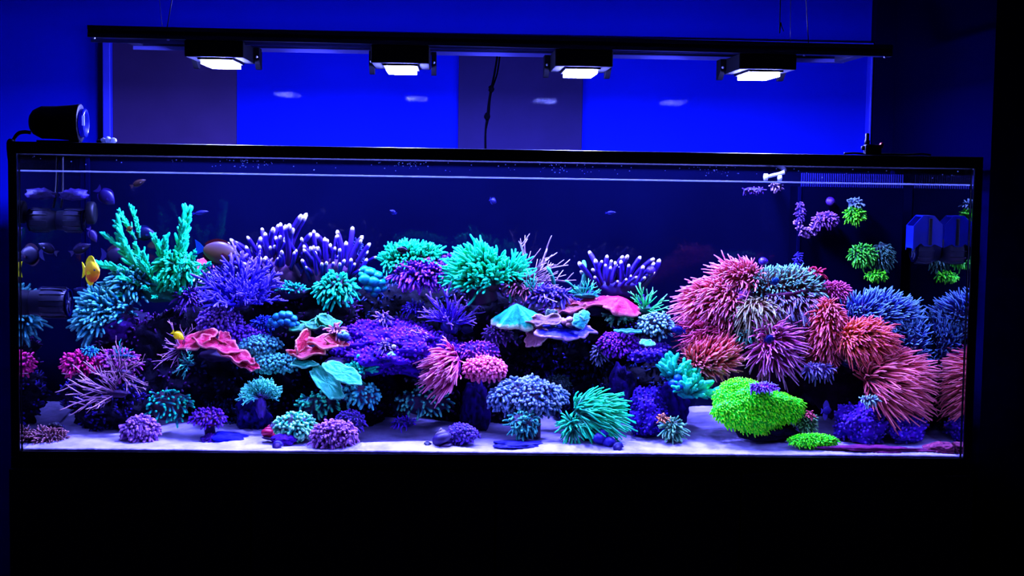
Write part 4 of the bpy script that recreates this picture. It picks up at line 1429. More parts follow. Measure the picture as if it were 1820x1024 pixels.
bush('bush_coral', 'little mint sprig above the cyan plate coral', 'coral', 945, 520, .25, 'fork', 7, 30, (10, 90, 100), (120, 235, 220), (30, 170, 165), up=(0, -.2, 1), fan=.7, rx=8, ry=4, dep=6, flesh=(12, 60, 70))

# ---- plates of the upper middle
CY = (25, 215, 195)
plates('plate_coral', 'cyan fan-shaped plate coral hanging under the violet feathery coral', 918, 556, .20, [
    (0, -14, 0, 40, 34, (-.03, -.34, .93), dict(cup=-.85, ruff=.05, nl=3, wav=1.1, pw=1.1))], CY, (225, 255, 245), foot=(0, -4, 16, 12))
plates('plate_coral', 'pink domed plate coral with a ruffled shelf below the finger coral', 1088, 538, .24, [
    (16, -8, 0, 40, 30, (.18, -.34, .92), dict(cup=-.45, ruff=.05, nl=4, pw=1.4, wav=1.1)), (-34, 2, .01, 42, 16, (-.1, -.35, .9), dict(cup=.05, ruff=.12, nl=6, base=(170, 60, 110))), (-78, 12, 0, 34, 14, (-.2, -.45, .85), dict(cup=.05, ruff=.12, nl=7, base=(150, 80, 90)))],
    (220, 62, 120), (255, 150, 190), foot=(-20, 14, 44, 16))
plates('plate_coral', 'indigo shelf plate coral with a pale rim over the dark hollow', 1004, 586, .19, [
    (0, 0, 0, 54, 30, (.05, -.38, .9), dict(cup=-.06, ruff=.03, nl=7)), (-50, 14, 0, 22, 20, (-.5, -.75, .3), dict(cup=.1, ruff=.08, nl=9, base=(150, 95, 140), rim=(235, 190, 220)))], (50, 28, 215), (205, 165, 255), foot=(0, 2, 30, 12))
plates('plate_coral', 'cream ruffled plate coral on the indigo shelf', 975, 574, .19, [
    (-6, -2, 0, 30, 14, (-.1, -.6, .7), dict(cup=.15, ruff=.12, nl=5)), (8, -8, .012, 14, 16, (.1, -.9, .3), dict(cup=.1, ruff=.1, base=(50, 85, 95), rim=(150, 180, 180)))], (125, 90, 130), (235, 205, 235))
bubbles('mushroom_coral', 'lumpy pinkish mushroom coral on the indigo shelf by a cyan disc', 1010, 568, .18, [(-6, 4, -3, 7), (2, 0, -5, 7), (0, 8, -6, 6), (7, 8, -4, 5)], (110, 70, 110), (215, 165, 200))
plates('plate_coral', 'small round cyan disc coral on the indigo shelf', 1032, 568, .165, [(0, 0, 0, 16, 15, (.1, -.85, .5), dict(cup=-.2, ruff=.03)), (8, -8, .006, 11, 10, (.4, -.7, .6), dict(cup=-.1, ruff=.05))], (40, 180, 215), (170, 240, 255))
bush('bush_coral', 'bright green sprig coral past the pink domed plate', 'coral', 1146, 552, .28, 'fork', 14, 34, (8, 90, 60), (140, 255, 190), (30, 200, 120), up=(.45, -.4, .6), fan=1.4, rx=18, ry=8, dep=8, flesh=(10, 50, 40))
bush('bush_coral', 'green-white nubs hanging under the pink domed plate', 'coral', 1098, 560, .26, 'stub', 12, 18, (14, 60, 60), (150, 220, 195), (50, 150, 130), up=(0, -1, -.3), fan=1.3, rx=30, ry=9, dep=8, flesh=(14, 14, 30))
tuft('polyp_coral', 'dark ball coral ringed with blue-white polyps beside the anemone mound', 'coral', 1165, 582, 28, 22, .22, 16, 130, 9, 4.8, (30, 26, 60), (140, 190, 225), (60, 100, 160), axis=(0, -.3, 1), cmin=.0, seed=56, flesh=(18, 10, 18), tn='polyps', taper=1.1, p=(.1, .5, .8))
tuft('polyp_coral', 'purple dome of fine polyps over a dark overhang', 'coral', 1098, 614, 33, 22, .22, 18, 260, 8, 4, (50, 20, 110), (150, 85, 240), (90, 40, 190), axis=(0, -.4, .9), cmin=-.05, seed=57, flesh=(24, 10, 26), tn='polyps', taper=1.0)
tuft('polyp_coral', 'blue-grey frayed polyps at the edge of the purple dome', 'coral', 1066, 628, 11, 16, .23, 9, 60, 8, 3.6, (26, 24, 70), (140, 140, 215), axis=(-.5, -.6, .3), seed=58, tn='polyps')
reef_rock('violet lacy crust rock beside the cyan cup coral', 1152, 628, 36, 16, .22, .05, ((28, 14, 110), (100, 60, 240)), amp=.4, seed=59, fine=.22, crust=(170, 4, 4, (40, 22, 160), (120, 90, 250), -.2))
plates('cup_coral', 'small bright cyan cup coral on the violet lacy crust', 1150, 612, .17, [(0, 0, 0, 13, 9, (0, -.5, .8), dict(cup=.25, ruff=.05)), (0, 0, 0, 7, 5, (0, -.5, .8), dict(cup=.3, ruff=.04, base=(20, 180, 120)))], (30, 195, 205), (170, 250, 240), foot=(0, 6, 7, 5))
plates('cup_coral', 'thin teal disc coral above the purple dome', 1118, 589, .20, [(0, 0, 0, 22, 9, (0, -.25, 1), dict(cup=.03, ruff=.04))], (30, 120, 170), (110, 215, 235), foot=(0, 6, 9, 4))
bush('bush_coral', 'violet staghorn sprig in front of the dark rock by the cyan plate', 'coral', 800, 580, .24, 'fork', 24, 46, (34, 20, 130), (165, 135, 250), (85, 60, 220), up=(.05, -.3, .9), fan=1.35, rx=16, ry=14, dep=10, flesh=(22, 14, 80))
tuft('tufted_coral', 'dim violet fan coral beside the violet staghorn sprig', 'coral', 738, 550, 18, 9, .30, 10, 60, 10, 4, (34, 20, 120), (95, 75, 225), axis=(0, -.5, .8), seed=60, tn='branchlets', bn='skeleton')
tuft('polyp_coral', 'pale violet twig cluster on the rear of the violet shelf', 'coral', 681, 566, 9, 9, .24, 7, 26, 12, 4, (40, 26, 130), (165, 130, 240), axis=(0, -.4, .9), seed=61, tn='polyps', bn='skeleton')
tuft('polyp_coral', 'pale violet twig cluster in the middle of the violet shelf', 'coral', 742, 598, 10, 8, .165, 7, 34, 11, 3.6, (40, 24, 120), (185, 150, 245), axis=(0, -.4, .9), seed=62, tn='polyps', bn='skeleton')
tuft('polyp_coral', 'pale violet twig cluster on the shelf beside a white bead', 'coral', 688, 616, 9, 8, .145, 6, 26, 11, 3.4, (40, 24, 120), (170, 140, 245), axis=(0, -.4, .9), seed=63, tn='polyps', bn='skeleton')
o = shell('snail', 'tiny white bead-like snail on the violet shelf', 700, 617, .13, 4.5, 5, (235, 235, 255), (255, 255, 255), (.9, .3, 0))
bubbles('mushroom_coral', 'tiny teal mushroom coral on the violet shelf front', 696, 631, .125, [(-3, 0, 0, 5), (3, 1, -1, 5), (0, -3, 1, 4)], (40, 120, 170), (150, 220, 235))
bush('tree_coral', 'small teal tree coral between the mint blades and violet shelf', 'coral', 645, 662, .17, 'stub', 26, 22, (14, 70, 80), (90, 235, 215), (20, 165, 160), up=(0, -.45, 1), fan=1.4, rx=6, ry=12, dep=6, flesh=(40, 34, 80), rim=.9)

# ---- middle tier, lavender polyps, red plates, mint blades
tuft('polyp_coral', 'lavender polyp mat above the largest red plate coral', 'coral', 392, 574, 38, 24, .27, 18, 250, 8, 5, (44, 24, 150), (155, 120, 250), (90, 60, 225), axis=(0, -.6, .7), cmin=-.1, seed=64, flesh=(30, 16, 90), tn='polyps', taper=1.1)
tuft('polyp_coral', 'violet polyp mat trailing towards the teal button polyps', 'coral', 438, 596, 34, 14, .24, 14, 150, 7, 5, (44, 24, 150), (120, 85, 245), axis=(.1, -.6, .7), cmin=-.2, seed=65, flesh=(30, 16, 100), tn='polyps', taper=1.1)
bubbles('bubble_coral', 'sky-blue bubble coral above the teal button polyps', 505, 568, .22, [(-22, 4, 0, 8), (-12, -4, -3, 9), (-2, -8, -4, 9), (8, -8, -4, 9), (16, -2, -3, 8), (-14, 8, -5, 8), (-4, 4, -7, 8), (6, 3, -7, 8), (14, 8, -5, 7), (22, 8, 0, 6), (-26, 10, 0, 6)], (26, 70, 180), (85, 165, 235))
tuft('polyp_coral', 'blue fuzzy polyps just beside the sky-blue bubble coral', 'coral', 468, 578, 20, 14, .25, 10, 80, 8, 4, (28, 26, 150), (80, 95, 250), axis=(0, -.5, .8), seed=66, flesh=(20, 20, 120), tn='polyps')
tuft('button_polyps', 'teal button polyp mat beside the red plate corals', 'coral', 462, 614, 38, 15, .22, 16, 200, 6, 5.2, (20, 40, 90), (105, 180, 210), (40, 90, 150), axis=(0, -.6, .7), cmin=-.15, seed=67, flesh=(16, 18, 50), tn='polyps', taper=1.2)
tuft('button_polyps', 'teal button polyp ledge under the second red plate', 'coral', 486, 646, 46, 17, .21, 16, 240, 6, 5.2, (16, 44, 84), (105, 190, 210), (40, 100, 150), axis=(0, -.6, .7), cmin=-.15, seed=68, flesh=(12, 20, 40), tn='polyps', taper=1.2)
RED = (190, 50, 90)
RR = (255, 155, 185)
plates('plate_coral', 'largest wavy red plate coral with a yellow fish at its edge', 375, 622, .17, [
    (-26, -14, 0, 40, 22, (-.25, -.48, .85), dict(cup=.12, ruff=.10, nl=4)), (12, -6, -.01, 40, 20, (.25, -.42, .85), dict(cup=.15, ruff=.12, nl=5)), (46, 12, -.01, 32, 16, (.35, -.42, .85), dict(cup=.12, ruff=.14, nl=6)),
    (60, 26, 0, 24, 12, (.3, -.7, .6), dict(cup=.2, ruff=.16, nl=6)), (20, -20, .01, 12, 14, (.6, -.5, .4), dict(cup=.3, ruff=.15, nl=3))], RED, RR, foot=(10, 16, 40, 12))
plates('plate_coral', 'red plate coral with an upright blade above the mint blades', 562, 612, .17, [
    (-26, -6, 0, 14, 26, (.85, -.5, .15), dict(cup=.1, ruff=.06, nl=3)), (16, -2, -.005, 36, 15, (.1, -.5, .85), dict(cup=.1, ruff=.12, nl=5)), (-14, 14, -.01, 38, 14, (-.1, -.5, .85), dict(cup=.08, ruff=.12, nl=6)), (36, -4, .0, 20, 12, (.35, -.55, .7), dict(cup=.12, ruff=.1, nl=4))],
    (200, 70, 92), (255, 175, 185), foot=(0, 10, 34, 10))
plates('plate_coral', 'mint ruffled plates above the red plate with an upright blade', 566, 578, .21, [
    (-30, 6, 0, 22, 9, (-.1, -.5, .85), dict(cup=.05, ruff=.08, nl=4)), (4, 0, -.004, 30, 13, (.05, -.6, .75), dict(cup=.15, ruff=.12, nl=4)), (2, -10, .004, 8, 18, (.8, -.5, .2), dict(cup=.1, ruff=.05, nl=3)), (18, -6, .0, 20, 12, (.3, -.6, .6), dict(cup=.15, ruff=.1, nl=4))],
    (16, 145, 115), (120, 235, 195))
tuft('polyp_coral', 'small pinkish-beige twig coral at the end of the mint ruffled plates', 'coral', 598, 590, 10, 9, .18, 8, 30, 13, 4.4, (90, 50, 90), (215, 150, 195), axis=(0, -.4, .9), seed=69, tn='polyps', bn='skeleton')
bubbles('mushroom_coral', 'blue glassy mushroom coral at the tip of the red plate', 610, 596, .165, [(-5, 0, 0, 6), (4, 0, -2, 7), (0, -5, 1, 5)], (40, 60, 190), (130, 190, 250))
plates('plate_coral', 'two large mint blades drooping from the reef face', 594, 668, .12, [
    (15, -5, -.006, 36, 19, (.10, -.75, .62), dict(cup=.05, ruff=.03, nl=2, wav=.7, spin=-.42)), (-13, 15, .012, 46, 17, (-.05, -.82, .55), dict(cup=.08, ruff=.03, nl=2, spin=-.92, wav=.7))], (14, 185, 160), (130, 255, 235), foot=(0, -18, 22, 10))
plates('plate_coral', 'small mint blade tucked under the teal button polyps', 540, 648, .15, [(0, 0, 0, 22, 10, (0, -.55, .8), dict(cup=.05, ruff=.08, nl=4))], (14, 170, 150), (150, 250, 235), foot=(0, 6, 10, 5))
tuft('polyp_coral', 'violet polyps beside the red plate tip over the small tree coral', 'coral', 622, 630, 17, 18, .22, 12, 90, 7, 4, (34, 20, 120), (110, 80, 235), axis=(0, -.5, .8), seed=70, tn='polyps')
bush('bush_coral', 'pale pink twig coral below the yellow fish', 'coral', 325, 622, .17, 'beige', 12, 44, (60, 40, 90), (215, 165, 225), (150, 110, 190), up=(-.4, -.5, .2), fan=1.3, rx=12, ry=6, dep=7, flesh=(30, 20, 50))
bush('bush_coral', 'mint and pale twigs under the largest red plate', 'coral', 335, 646, .16, 'fork', 10, 26, (12, 70, 80), (130, 240, 230), (40, 170, 165), up=(-.2, -.7, .1), fan=1.2, rx=12, ry=5, dep=6, flesh=(16, 40, 60))

# ---- near the sandy corner under the yellow tang
tuft('polyp_coral', 'magenta polyp mound over the sandy corner', 'coral', 146, 648, 32, 20, .21, 18, 180, 10, 5, (80, 20, 70), (200, 75, 150), (150, 45, 120), axis=(-.3, -.5, .8), cmin=-.1, seed=71, flesh=(44, 12, 50), tn='polyps', taper=.9)
tuft('polyp_coral', 'little blue polyp patch on top of the magenta mound', 'coral', 159, 625, 12, 7, .20, 8, 46, 7, 4, (24, 60, 150), (80, 165, 225), seed=72, axis=(0, -.5, .9), tn='polyps')
tuft('polyp_coral', 'mauve spiky polyp mound beside the magenta mound', 'coral', 208, 648, 34, 22, .22, 18, 170, 14, 4.6, (60, 26, 90), (165, 90, 185), (110, 50, 150), axis=(0, -.5, .8), cmin=-.1, seed=73, flesh=(36, 14, 56), tn='polyps', taper=.8)
bush('bush_coral', 'beige tangled branch coral beside the mauve mound', 'coral', 212, 664, .16, 'beige', 20, 46, (70, 44, 80), (190, 150, 185), (140, 105, 150), up=(.35, -.6, .35), fan=1.3, rx=20, ry=8, dep=8, flesh=(40, 24, 56))
bush('bush_coral', 'pale beige fan of branches below the magenta mound', 'coral', 205, 700, .14, 'beige', 18, 62, (80, 50, 90), (205, 165, 210), (150, 115, 170), up=(-.8, -.45, .35), fan=1.0, rx=22, ry=7, dep=8, flesh=(40, 22, 64), flat=.9)
bush('bush_coral', 'tiny mint sprigs on the mauve spiky mound', 'coral', 218, 634, .18, 'fork', 7, 18, (10, 80, 110), (110, 225, 235), (30, 160, 190), up=(.3, -.2, 1), fan=1.2, rx=20, ry=4, dep=6, flesh=(20, 40, 80))
tuft('rock_flower_anemone', 'brown spiky anemone on the sand in the near corner', 'anemone', 84, 782, 34, 16, .07, 18, 170, 13, 3.4, (70, 40, 60), (190, 140, 170), (120, 75, 100), axis=(0, -.4, .9), cmin=-.1, seed=74, flesh=(50, 26, 50), taper=.6)
bubbles('sea_slug', 'small black lumpy slug sitting on the brown spiky anemone', 98, 755, .09, [(-8, 2, 0, 6), (0, 0, -2, 7), (8, 3, 0, 6)], (8, 6, 14), (22, 16, 40))
tuft('hammer_coral', 'lavender round hammer coral on the sand below the beige fan', 'coral', 250, 765, 29, 24, .09, 22, 280, 9, 5, (70, 40, 130), (185, 140, 235), (125, 85, 205), axis=(-.1, -.5, .8), cmin=-.35, seed=75, flesh=(60, 26, 80), tn='polyps', taper=1.0, spread=.8, wig=.25)
tuft('frogspawn_coral', 'dark mound coral flecked with green tips near the lavender coral', 'coral', 300, 722, 34, 26, .16, 20, 100, 13, 5, (12, 34, 60), (70, 225, 165), (20, 90, 110), axis=(-.1, -.4, .9), cmin=-.1, seed=76, gain=1.7, flesh=(24, 10, 24), tn='polyps', taper=1.0, spread=.7, p=(.3, .7, .95))
tuft('polyp_coral', 'purple mushroom-shaped polyp coral on a rubble foot', 'coral', 370, 744, 29, 15, .13, 16, 130, 9, 4.2, (46, 20, 110), (130, 85, 235), (80, 45, 180), axis=(0, -.4, .9), cmin=.0, seed=77, flesh=(60, 14, 44), tn='polyps', taper=1.0, spread=.6, stalk=(2, 28, 12, 9, (30, 14, 60)))
bush('tree_coral', 'mint-tipped tree coral rising over dark rock', 'coral', 464, 724, .16, 'bush', 40, 27, (50, 36, 100), (130, 250, 225), (24, 150, 150), up=(0, -.3, 1), fan=1.25, rx=9, ry=20, dep=7, flesh=(62, 46, 130), rim=1.0, wscale=1.5, gain=1.6,
     dirs=[((math.sin(a) * 13 * (.3 + .7 * k / 40), -5 * math.cos(k), 14 + 7 * math.cos(a)), (math.sin(a), -.35 * math.cos(k * 2.4), math.cos(a) * .8 + .12), 27) for k in range(40) for a in [(-1.45 + 2.9 * ((k * .618) % 1))]])
tuft('hammer_coral', 'green and teal rounded hammer coral beside the lavender dome', 'coral', 525, 759, 33, 24, .10, 22, 260, 10, 5.2, (14, 70, 80), (150, 240, 205), (40, 160, 150), axis=(-.1, -.5, .8), cmin=-.35, seed=78, gain=1.7, flesh=(30, 20, 40), tn='polyps', taper=1.0, spread=.8, wig=.3)
tuft('hammer_coral', 'large lavender dome hammer coral pressed near the glass', 'coral', 594, 774, 37, 25, .05, 24, 430, 9, 5, (80, 40, 130), (190, 140, 230), (130, 85, 205), axis=(0, -.6, .7), cmin=-.45, seed=79, flesh=(70, 28, 80), tn='polyps', taper=1.0, spread=.9, wig=.35)
tuft('frogspawn_coral', 'green-flecked dark mound behind the lavender dome', 'coral', 568, 718, 32, 16, .19, 16, 90, 12, 5, (10, 40, 60), (90, 220, 170), (20, 100, 110), axis=(0, -.4, .9), cmin=-.1, seed=80, gain=1.7, flesh=(20, 12, 30), tn='polyps', spread=.7, taper=1.0, p=(.2, .6, .95))
tuft('frogspawn_coral', 'teal-tipped mound under the point of the mint blades', 'coral', 640, 702, 32, 18, .17, 16, 130, 11, 5.2, (12, 50, 80), (110, 225, 215), (30, 110, 150), axis=(0, -.4, .9), cmin=-.1, seed=81, gain=1.7, flesh=(34, 14, 40), tn='polyps', spread=.7, taper=1.0)
tuft('polyp_coral', 'violet polyp clump just behind the lavender dome', 'coral', 622, 750, 26, 20, .13, 14, 110, 8, 4.8, (36, 20, 110), (120, 95, 235), axis=(.1, -.5, .8), seed=82, tn='polyps', spread=.6)
tuft('frogspawn_coral', 'loose green-tipped coral standing over the open sand', 'coral', 752, 716, 42, 22, .22, 18, 110, 13, 4.6, (14, 34, 60), (110, 205, 190), (24, 84, 110), axis=(0, -.4, .9), cmin=-.1, seed=83, gain=1.7, flesh=(28, 16, 40), tn='polyps', spread=.7, taper=1.0, p=(.2, .6, .95))
tuft('tufted_coral', 'violet twiggy stub leaning on the loose green-tipped coral', 'coral', 718, 752, 18, 8, .17, 9, 40, 10, 4, (36, 20, 120), (95, 65, 220), seed=84, axis=(-.2, -.5, .8), tn='branchlets', bn='skeleton')

# ---- lower middle
PK = dict(base=(90, 34, 90), mid=(190, 85, 160), tip=(225, 150, 215))
tuft('bubble_tip_anemone', 'pink sweeping anemone beside the pink button polyps', 'anemone', 802, 650, 17, 26, .16, 16, 120, 42, 5.4, **PK, axis=(-.7, -.7, .1), cmin=-.2, bend=(-.25, 0, -.35), lean=.9, seed=85, flesh=(80, 34, 110), taper=.75)
tuft('button_polyps', 'violet frilled polyp cap above the pink button polyps', 'coral', 848, 626, 36, 16, .20, 14, 130, 8, 4.6, (60, 30, 130), (180, 105, 235), (110, 60, 210), axis=(0, -.5, .8), cmin=-.1, seed=86, flesh=(50, 24, 110), tn='polyps')
tuft('button_polyps', 'pink button polyp ball beside the pink sweeping anemone', 'coral', 862, 655, 38, 18, .16, 18, 240, 7, 5.4, (110, 34, 80), (240, 140, 205), (190, 75, 150), axis=(0, -.7, .5), cmin=-.15, seed=87, flesh=(90, 26, 70), tn='polyps', taper=1.1)
tuft('polyp_coral', 'violet-grey twig polyps over the pink button polyps', 'coral', 884, 596, 24, 16, .24, 12, 70, 9, 4.4, (34, 20, 80), (140, 100, 215), axis=(0, -.5, .8), seed=88, tn='polyps', flesh=(30, 16, 70))
tuft('frogspawn_coral', 'largest blue-green dome coral standing on the sand', 'coral', 938, 708, 64, 32, .14, 36, 680, 10, 5.2, (20, 34, 80), (130, 150, 215), (60, 90, 165), axis=(0, -.5, .8), cmin=-.25, seed=89, flesh=(26, 18, 46), tn='polyps', taper=1.05, spread=.7, wig=.25, amp=.22, stalk=(4, 72, 34, 22, (44, 24, 50)))
tuft('frogspawn_coral', 'green-tinted lobe on the front of the largest dome coral', 'coral', 930, 752, 22, 20, .085, 16, 110, 12, 5.6, (16, 60, 80), (95, 185, 180), (40, 120, 140), axis=(0, -.7, .5), cmin=-.2, seed=90, flesh=(30, 20, 44), tn='polyps', spread=.7, wig=.25)
tuft('polyp_coral', 'dim olive ball coral just behind the largest dome coral', 'coral', 992, 684, 20, 16, .26, 12, 100, 6, 4, (18, 26, 40), (50, 76, 90), axis=(0, -.5, .8), seed=91, tn='polyps')
GA = dict(base=(5, 80, 80), mid=(14, 165, 135), tip=(80, 230, 175))
tuft('long_tentacle_anemone', 'large green anemone with tentacles combed sideways over the sand', 'anemone', 1048, 735, 28, 22, .10, 20, 240, 34, 4.4, **GA, axis=(.3, -.6, .7), cmin=-.35, bend=(.35, 0, -.3), flow=(.8, -.1, .1), seed=92, flesh=(14, 70, 80), taper=.7, stalk=(8, 42, 24, 26, (30, 40, 70)))
tuft('long_tentacle_anemone', 'small green star-shaped anemone at the side of the large green one', 'anemone', 1018, 758, 11, 11, .085, 10, 70, 24, 4.4, **GA, axis=(-.3, -.7, .5), cmin=-.4, bend=(0, 0, -.3), seed=93, flesh=(18, 130, 120), taper=.7)
tuft('long_tentacle_anemone', 'pale green round anemone on the sand below the violet rock', 'anemone', 1196, 764, 15, 17, .11, 12, 100, 14, 4, (30, 80, 80), (150, 220, 190), (80, 150, 140), axis=(.4, -.6, .5), cmin=-.4, seed=94, flesh=(60, 80, 80), taper=.65)
tuft('polyp_coral', 'small orange-tan polyp tuft above the pale green anemone', 'coral', 1178, 744, 8, 7, .10, 6, 26, 7, 3.5, (110, 60, 50), (225, 150, 110), seed=95, axis=(0, -.5, .8), tn='polyps')
CYB = dict(base=(6, 70, 90), mid=(14, 165, 165), tip=(100, 245, 230))
bush('finger_coral', 'cyan stubby finger coral beside the green mat rock', 'coral', 1222, 700, .16, 'stub', 18, 30, **CYB, up=(.3, -.4, .8), fan=1.2, rx=18, ry=9, dep=10, flesh=(20, 120, 140), rim=.9)
bush('finger_coral', 'cyan split finger coral above the other cyan fingers', 'coral', 1198, 672, .18, 'stub', 11, 34, **CYB, up=(-.1, -.3, 1), fan=.9, rx=14, ry=9, dep=8, flesh=(20, 100, 130))
bubbles('mushroom_coral', 'blue folded mushroom coral between the cyan finger corals', 1203, 680, .15, [(-6, 2, 0, 9), (2, -8, 0, 8), (6, 4, -3, 9), (0, 10, -2, 8)], (36, 50, 190), (75, 115, 240))

# ---- the anemone mound
RP = dict(base=(110, 50, 68), mid=(215, 108, 138), tip=(228, 150, 220))

ST = dict(taper=.75)
tuft('bubble_tip_anemone', 'pink anemone overhanging the edge of the mound by the dark ball coral', 'anemone', 1268, 545, 42, 38, .19, 24, 230, 36, 4.8, **RP, axis=(-.5, -.6, .6), cmin=-.3, bend=(-.3, 0, -.45), lean=.4, seed=101, flesh=(150, 70, 70), stalk=(22, 60, 34, 20, (120, 60, 110)), **ST)
tuft('bubble_tip_anemone', 'pink long-armed anemone on the crown of the mound', 'anemone', 1312, 494, 34, 18, .22, 18, 140, 34, 4.6, **RP, axis=(-.3, -.4, .9), cmin=-.2, bend=(-.3, 0, -.3), lean=.3, seed=102, flesh=(150, 60, 70), **ST)
TB = dict(base=(100, 55, 50), mid=(120, 110, 130), tip=(130, 205, 215))
tuft('bubble_tip_anemone', 'teal and brown anemone carpeting the top of the mound', 'anemone', 1392, 512, 62, 26, .22, 28, 380, 22, 4.8, **TB, axis=(.1, -.5, .8), cmin=-.2, bend=(.05, 0, -.1), seed=103, flesh=(100, 50, 46), lean=.2, stalk=(10, 60, 50, 24, (70, 30, 60)), taper=.8)
tuft('bubble_tip_anemone', 'lower brown and blue tentacle curtain under the teal anemone', 'anemone', 1405, 542, 58, 20, .19, 20, 210, 26, 4.8, (95, 50, 60), (140, 150, 225), (130, 85, 130), axis=(.1, -.8, .1), cmin=-.1, bend=(.05, 0, -.7), seed=104, flesh=(90, 44, 50), taper=.8)
tuft('bubble_tip_anemone', 'olive-grey anemone with hanging tentacles mid mound', 'anemone', 1345, 555, 32, 20, .165, 18, 120, 32, 4.6, (70, 40, 30), (165, 175, 165), (120, 105, 85), axis=(0, -.7, .5), cmin=-.2, bend=(0, 0, -.7), seed=105, flesh=(70, 34, 24), taper=.8)
tuft('bubble_tip_anemone', 'rose anemone under the overhanging pink one', 'anemone', 1262, 592, 34, 16, .17, 16, 110, 34, 4.6, (90, 26, 50), (205, 105, 165), (165, 60, 100), axis=(-.5, -.7, .2), cmin=-.2, bend=(-.5, 0, -.15), lean=.5, seed=106, flesh=(90, 30, 46), **ST)
tuft('bubble_tip_anemone', 'salmon anemone with swept tentacles low on the mound', 'anemone', 1262, 636, 42, 24, .145, 20, 230, 28, 5, (110, 50, 60), (230, 145, 180), (210, 105, 118), axis=(-.1, -.7, .5), cmin=-.2, bend=(.2, 0, .1), flow=(.15, 0, .4), seed=107, flesh=(130, 44, 56), stalk=(-10, 48, 22, 18, (120, 50, 80)), **ST)
tuft('bubble_tip_anemone', 'mauve anemone opening outward at the centre of the mound', 'anemone', 1372, 615, 26, 34, .135, 20, 130, 44, 5, (100, 44, 80), (195, 130, 220), (165, 80, 155), axis=(.2, -.7, .3), cmin=-.4, bend=(.1, -.1, -.2), lean=-.1, seed=108, flesh=(110, 44, 60), **ST)
tuft('bubble_tip_anemone', 'small pink anemone ball behind the blue tentacles', 'anemone', 1482, 521, 26, 16, .26, 16, 130, 15, 4.4, (120, 50, 90), (215, 120, 205), (190, 85, 150), axis=(0, -.5, .8), cmin=-.2, seed=109, flesh=(150, 70, 120), **ST)
tuft('bubble_tip_anemone', 'red-orange anemone standing upright beside the mauve one', 'anemone', 1468, 590, 27, 56, .165, 24, 290, 24, 4.8, (110, 52, 52), (228, 130, 180), (212, 108, 118), axis=(-.2, -.8, .3), cmin=-.3, bend=(-.15, 0, -.45), lean=.2, seed=110, flesh=(150, 60, 46), stalk=(12, 66, 24, 18, (110, 60, 40)), **ST)
tuft('bubble_tip_anemone', 'orange-pink anemone in front of the blue tentacles', 'anemone', 1535, 603, 42, 26, .135, 22, 270, 28, 5, (130, 62, 44), (230, 115, 150), (222, 118, 98), axis=(.1, -.7, .5), cmin=-.25, bend=(.3, 0, -.25), seed=111, flesh=(170, 70, 36), stalk=(-4, 46, 26, 16, (170, 110, 90)), **ST)
BL = dict(base=(40, 34, 110), mid=(70, 80, 200), tip=(130, 175, 245))
tuft('bubble_tip_anemone', 'blue anemone spreading down the outer slope of the mound', 'anemone', 1560, 570, 62, 34, .22, 26, 330, 34, 4.4, **BL, axis=(.5, -.4, .8), cmin=-.2, bend=(.15, 0, -.1), lean=.3, seed=112, flesh=(50, 40, 100), **ST)
tuft('bubble_tip_anemone', 'lower blue anemone tuft above the large red anemone', 'anemone', 1622, 615, 34, 34, .21, 22, 170, 34, 4.4, **BL, axis=(.6, -.4, .7), cmin=-.2, bend=(.1, 0, .1), lean=.3, seed=113, flesh=(46, 36, 100), **ST)
tuft('bubble_tip_anemone', 'large red anemone with combed tentacles over the violet rock', 'anemone', 1572, 678, 36, 34, .13, 24, 300, 56, 5.2, (100, 44, 56), (215, 128, 160), (180, 86, 104), axis=(.6, -.6, .4), cmin=-.45, bend=(.35, 0, -.3), flow=(.55, -.1, .15), seed=114, flesh=(110, 26, 46), stalk=(-14, 70, 36, 26, (40, 14, 36)), **ST)
tuft('bubble_tip_anemone', 'rose anemone tucked above the large red anemone', 'anemone', 1578, 640, 26, 16, .17, 16, 90, 24, 4.6, (110, 34, 70), (225, 110, 180), (190, 70, 130), axis=(.1, -.6, .6), cmin=-.2, bend=(.2, 0, -.2), seed=115, flesh=(120, 40, 70), **ST)
tuft('polyp_coral', 'blue-white polyp tuft at the foot of the red-orange anemone', 'coral', 1452, 658, 26, 9, .12, 9, 70, 12, 4, (50, 40, 130), (160, 150, 245), axis=(0, -.7, .3), seed=116, tn='polyps', flesh=(60, 34, 90), bend=(0, 0, -.4))
tuft('polyp_coral', 'blue-white polyp tuft at the base of the large red anemone', 'coral', 1545, 712, 16, 6, .09, 6, 46, 8, 3.6, (40, 60, 120), (165, 210, 235), axis=(0, -.7, .4), seed=117, tn='polyps', flesh=(50, 34, 70))
tuft('polyp_coral', 'teal twig polyps in the gap between salmon and mauve anemones', 'coral', 1326, 600, 14, 12, .145, 8, 46, 12, 3.6, (14, 40, 60), (110, 190, 195), axis=(0, -.6, .5), seed=118, tn='polyps', flesh=(14, 24, 40))
tuft('polyp_coral', 'red polyp tips on the top edge of the teal anemone', 'coral', 1448, 486, 14, 8, .23, 8, 36, 13, 4.4, (120, 34, 60), (235, 90, 130), axis=(0, -.4, .9), seed=119, tn='polyps', flesh=(100, 34, 50))
bubbles('sponge', 'pale smooth sponge lobe under the orange-pink anemone', 1512, 640, .185, [(-4, 0, 0, 9), (6, 2, -2, 8)], (60, 44, 60), (120, 95, 105), pn='lobe')
bubbles('sponge', 'lilac smooth sponge lobe between pink and olive anemones', 1312, 556, .23, [(0, -4, 0, 8), (-3, 6, 0, 7)], (40, 32, 120), (100, 85, 220), pn='lobe')

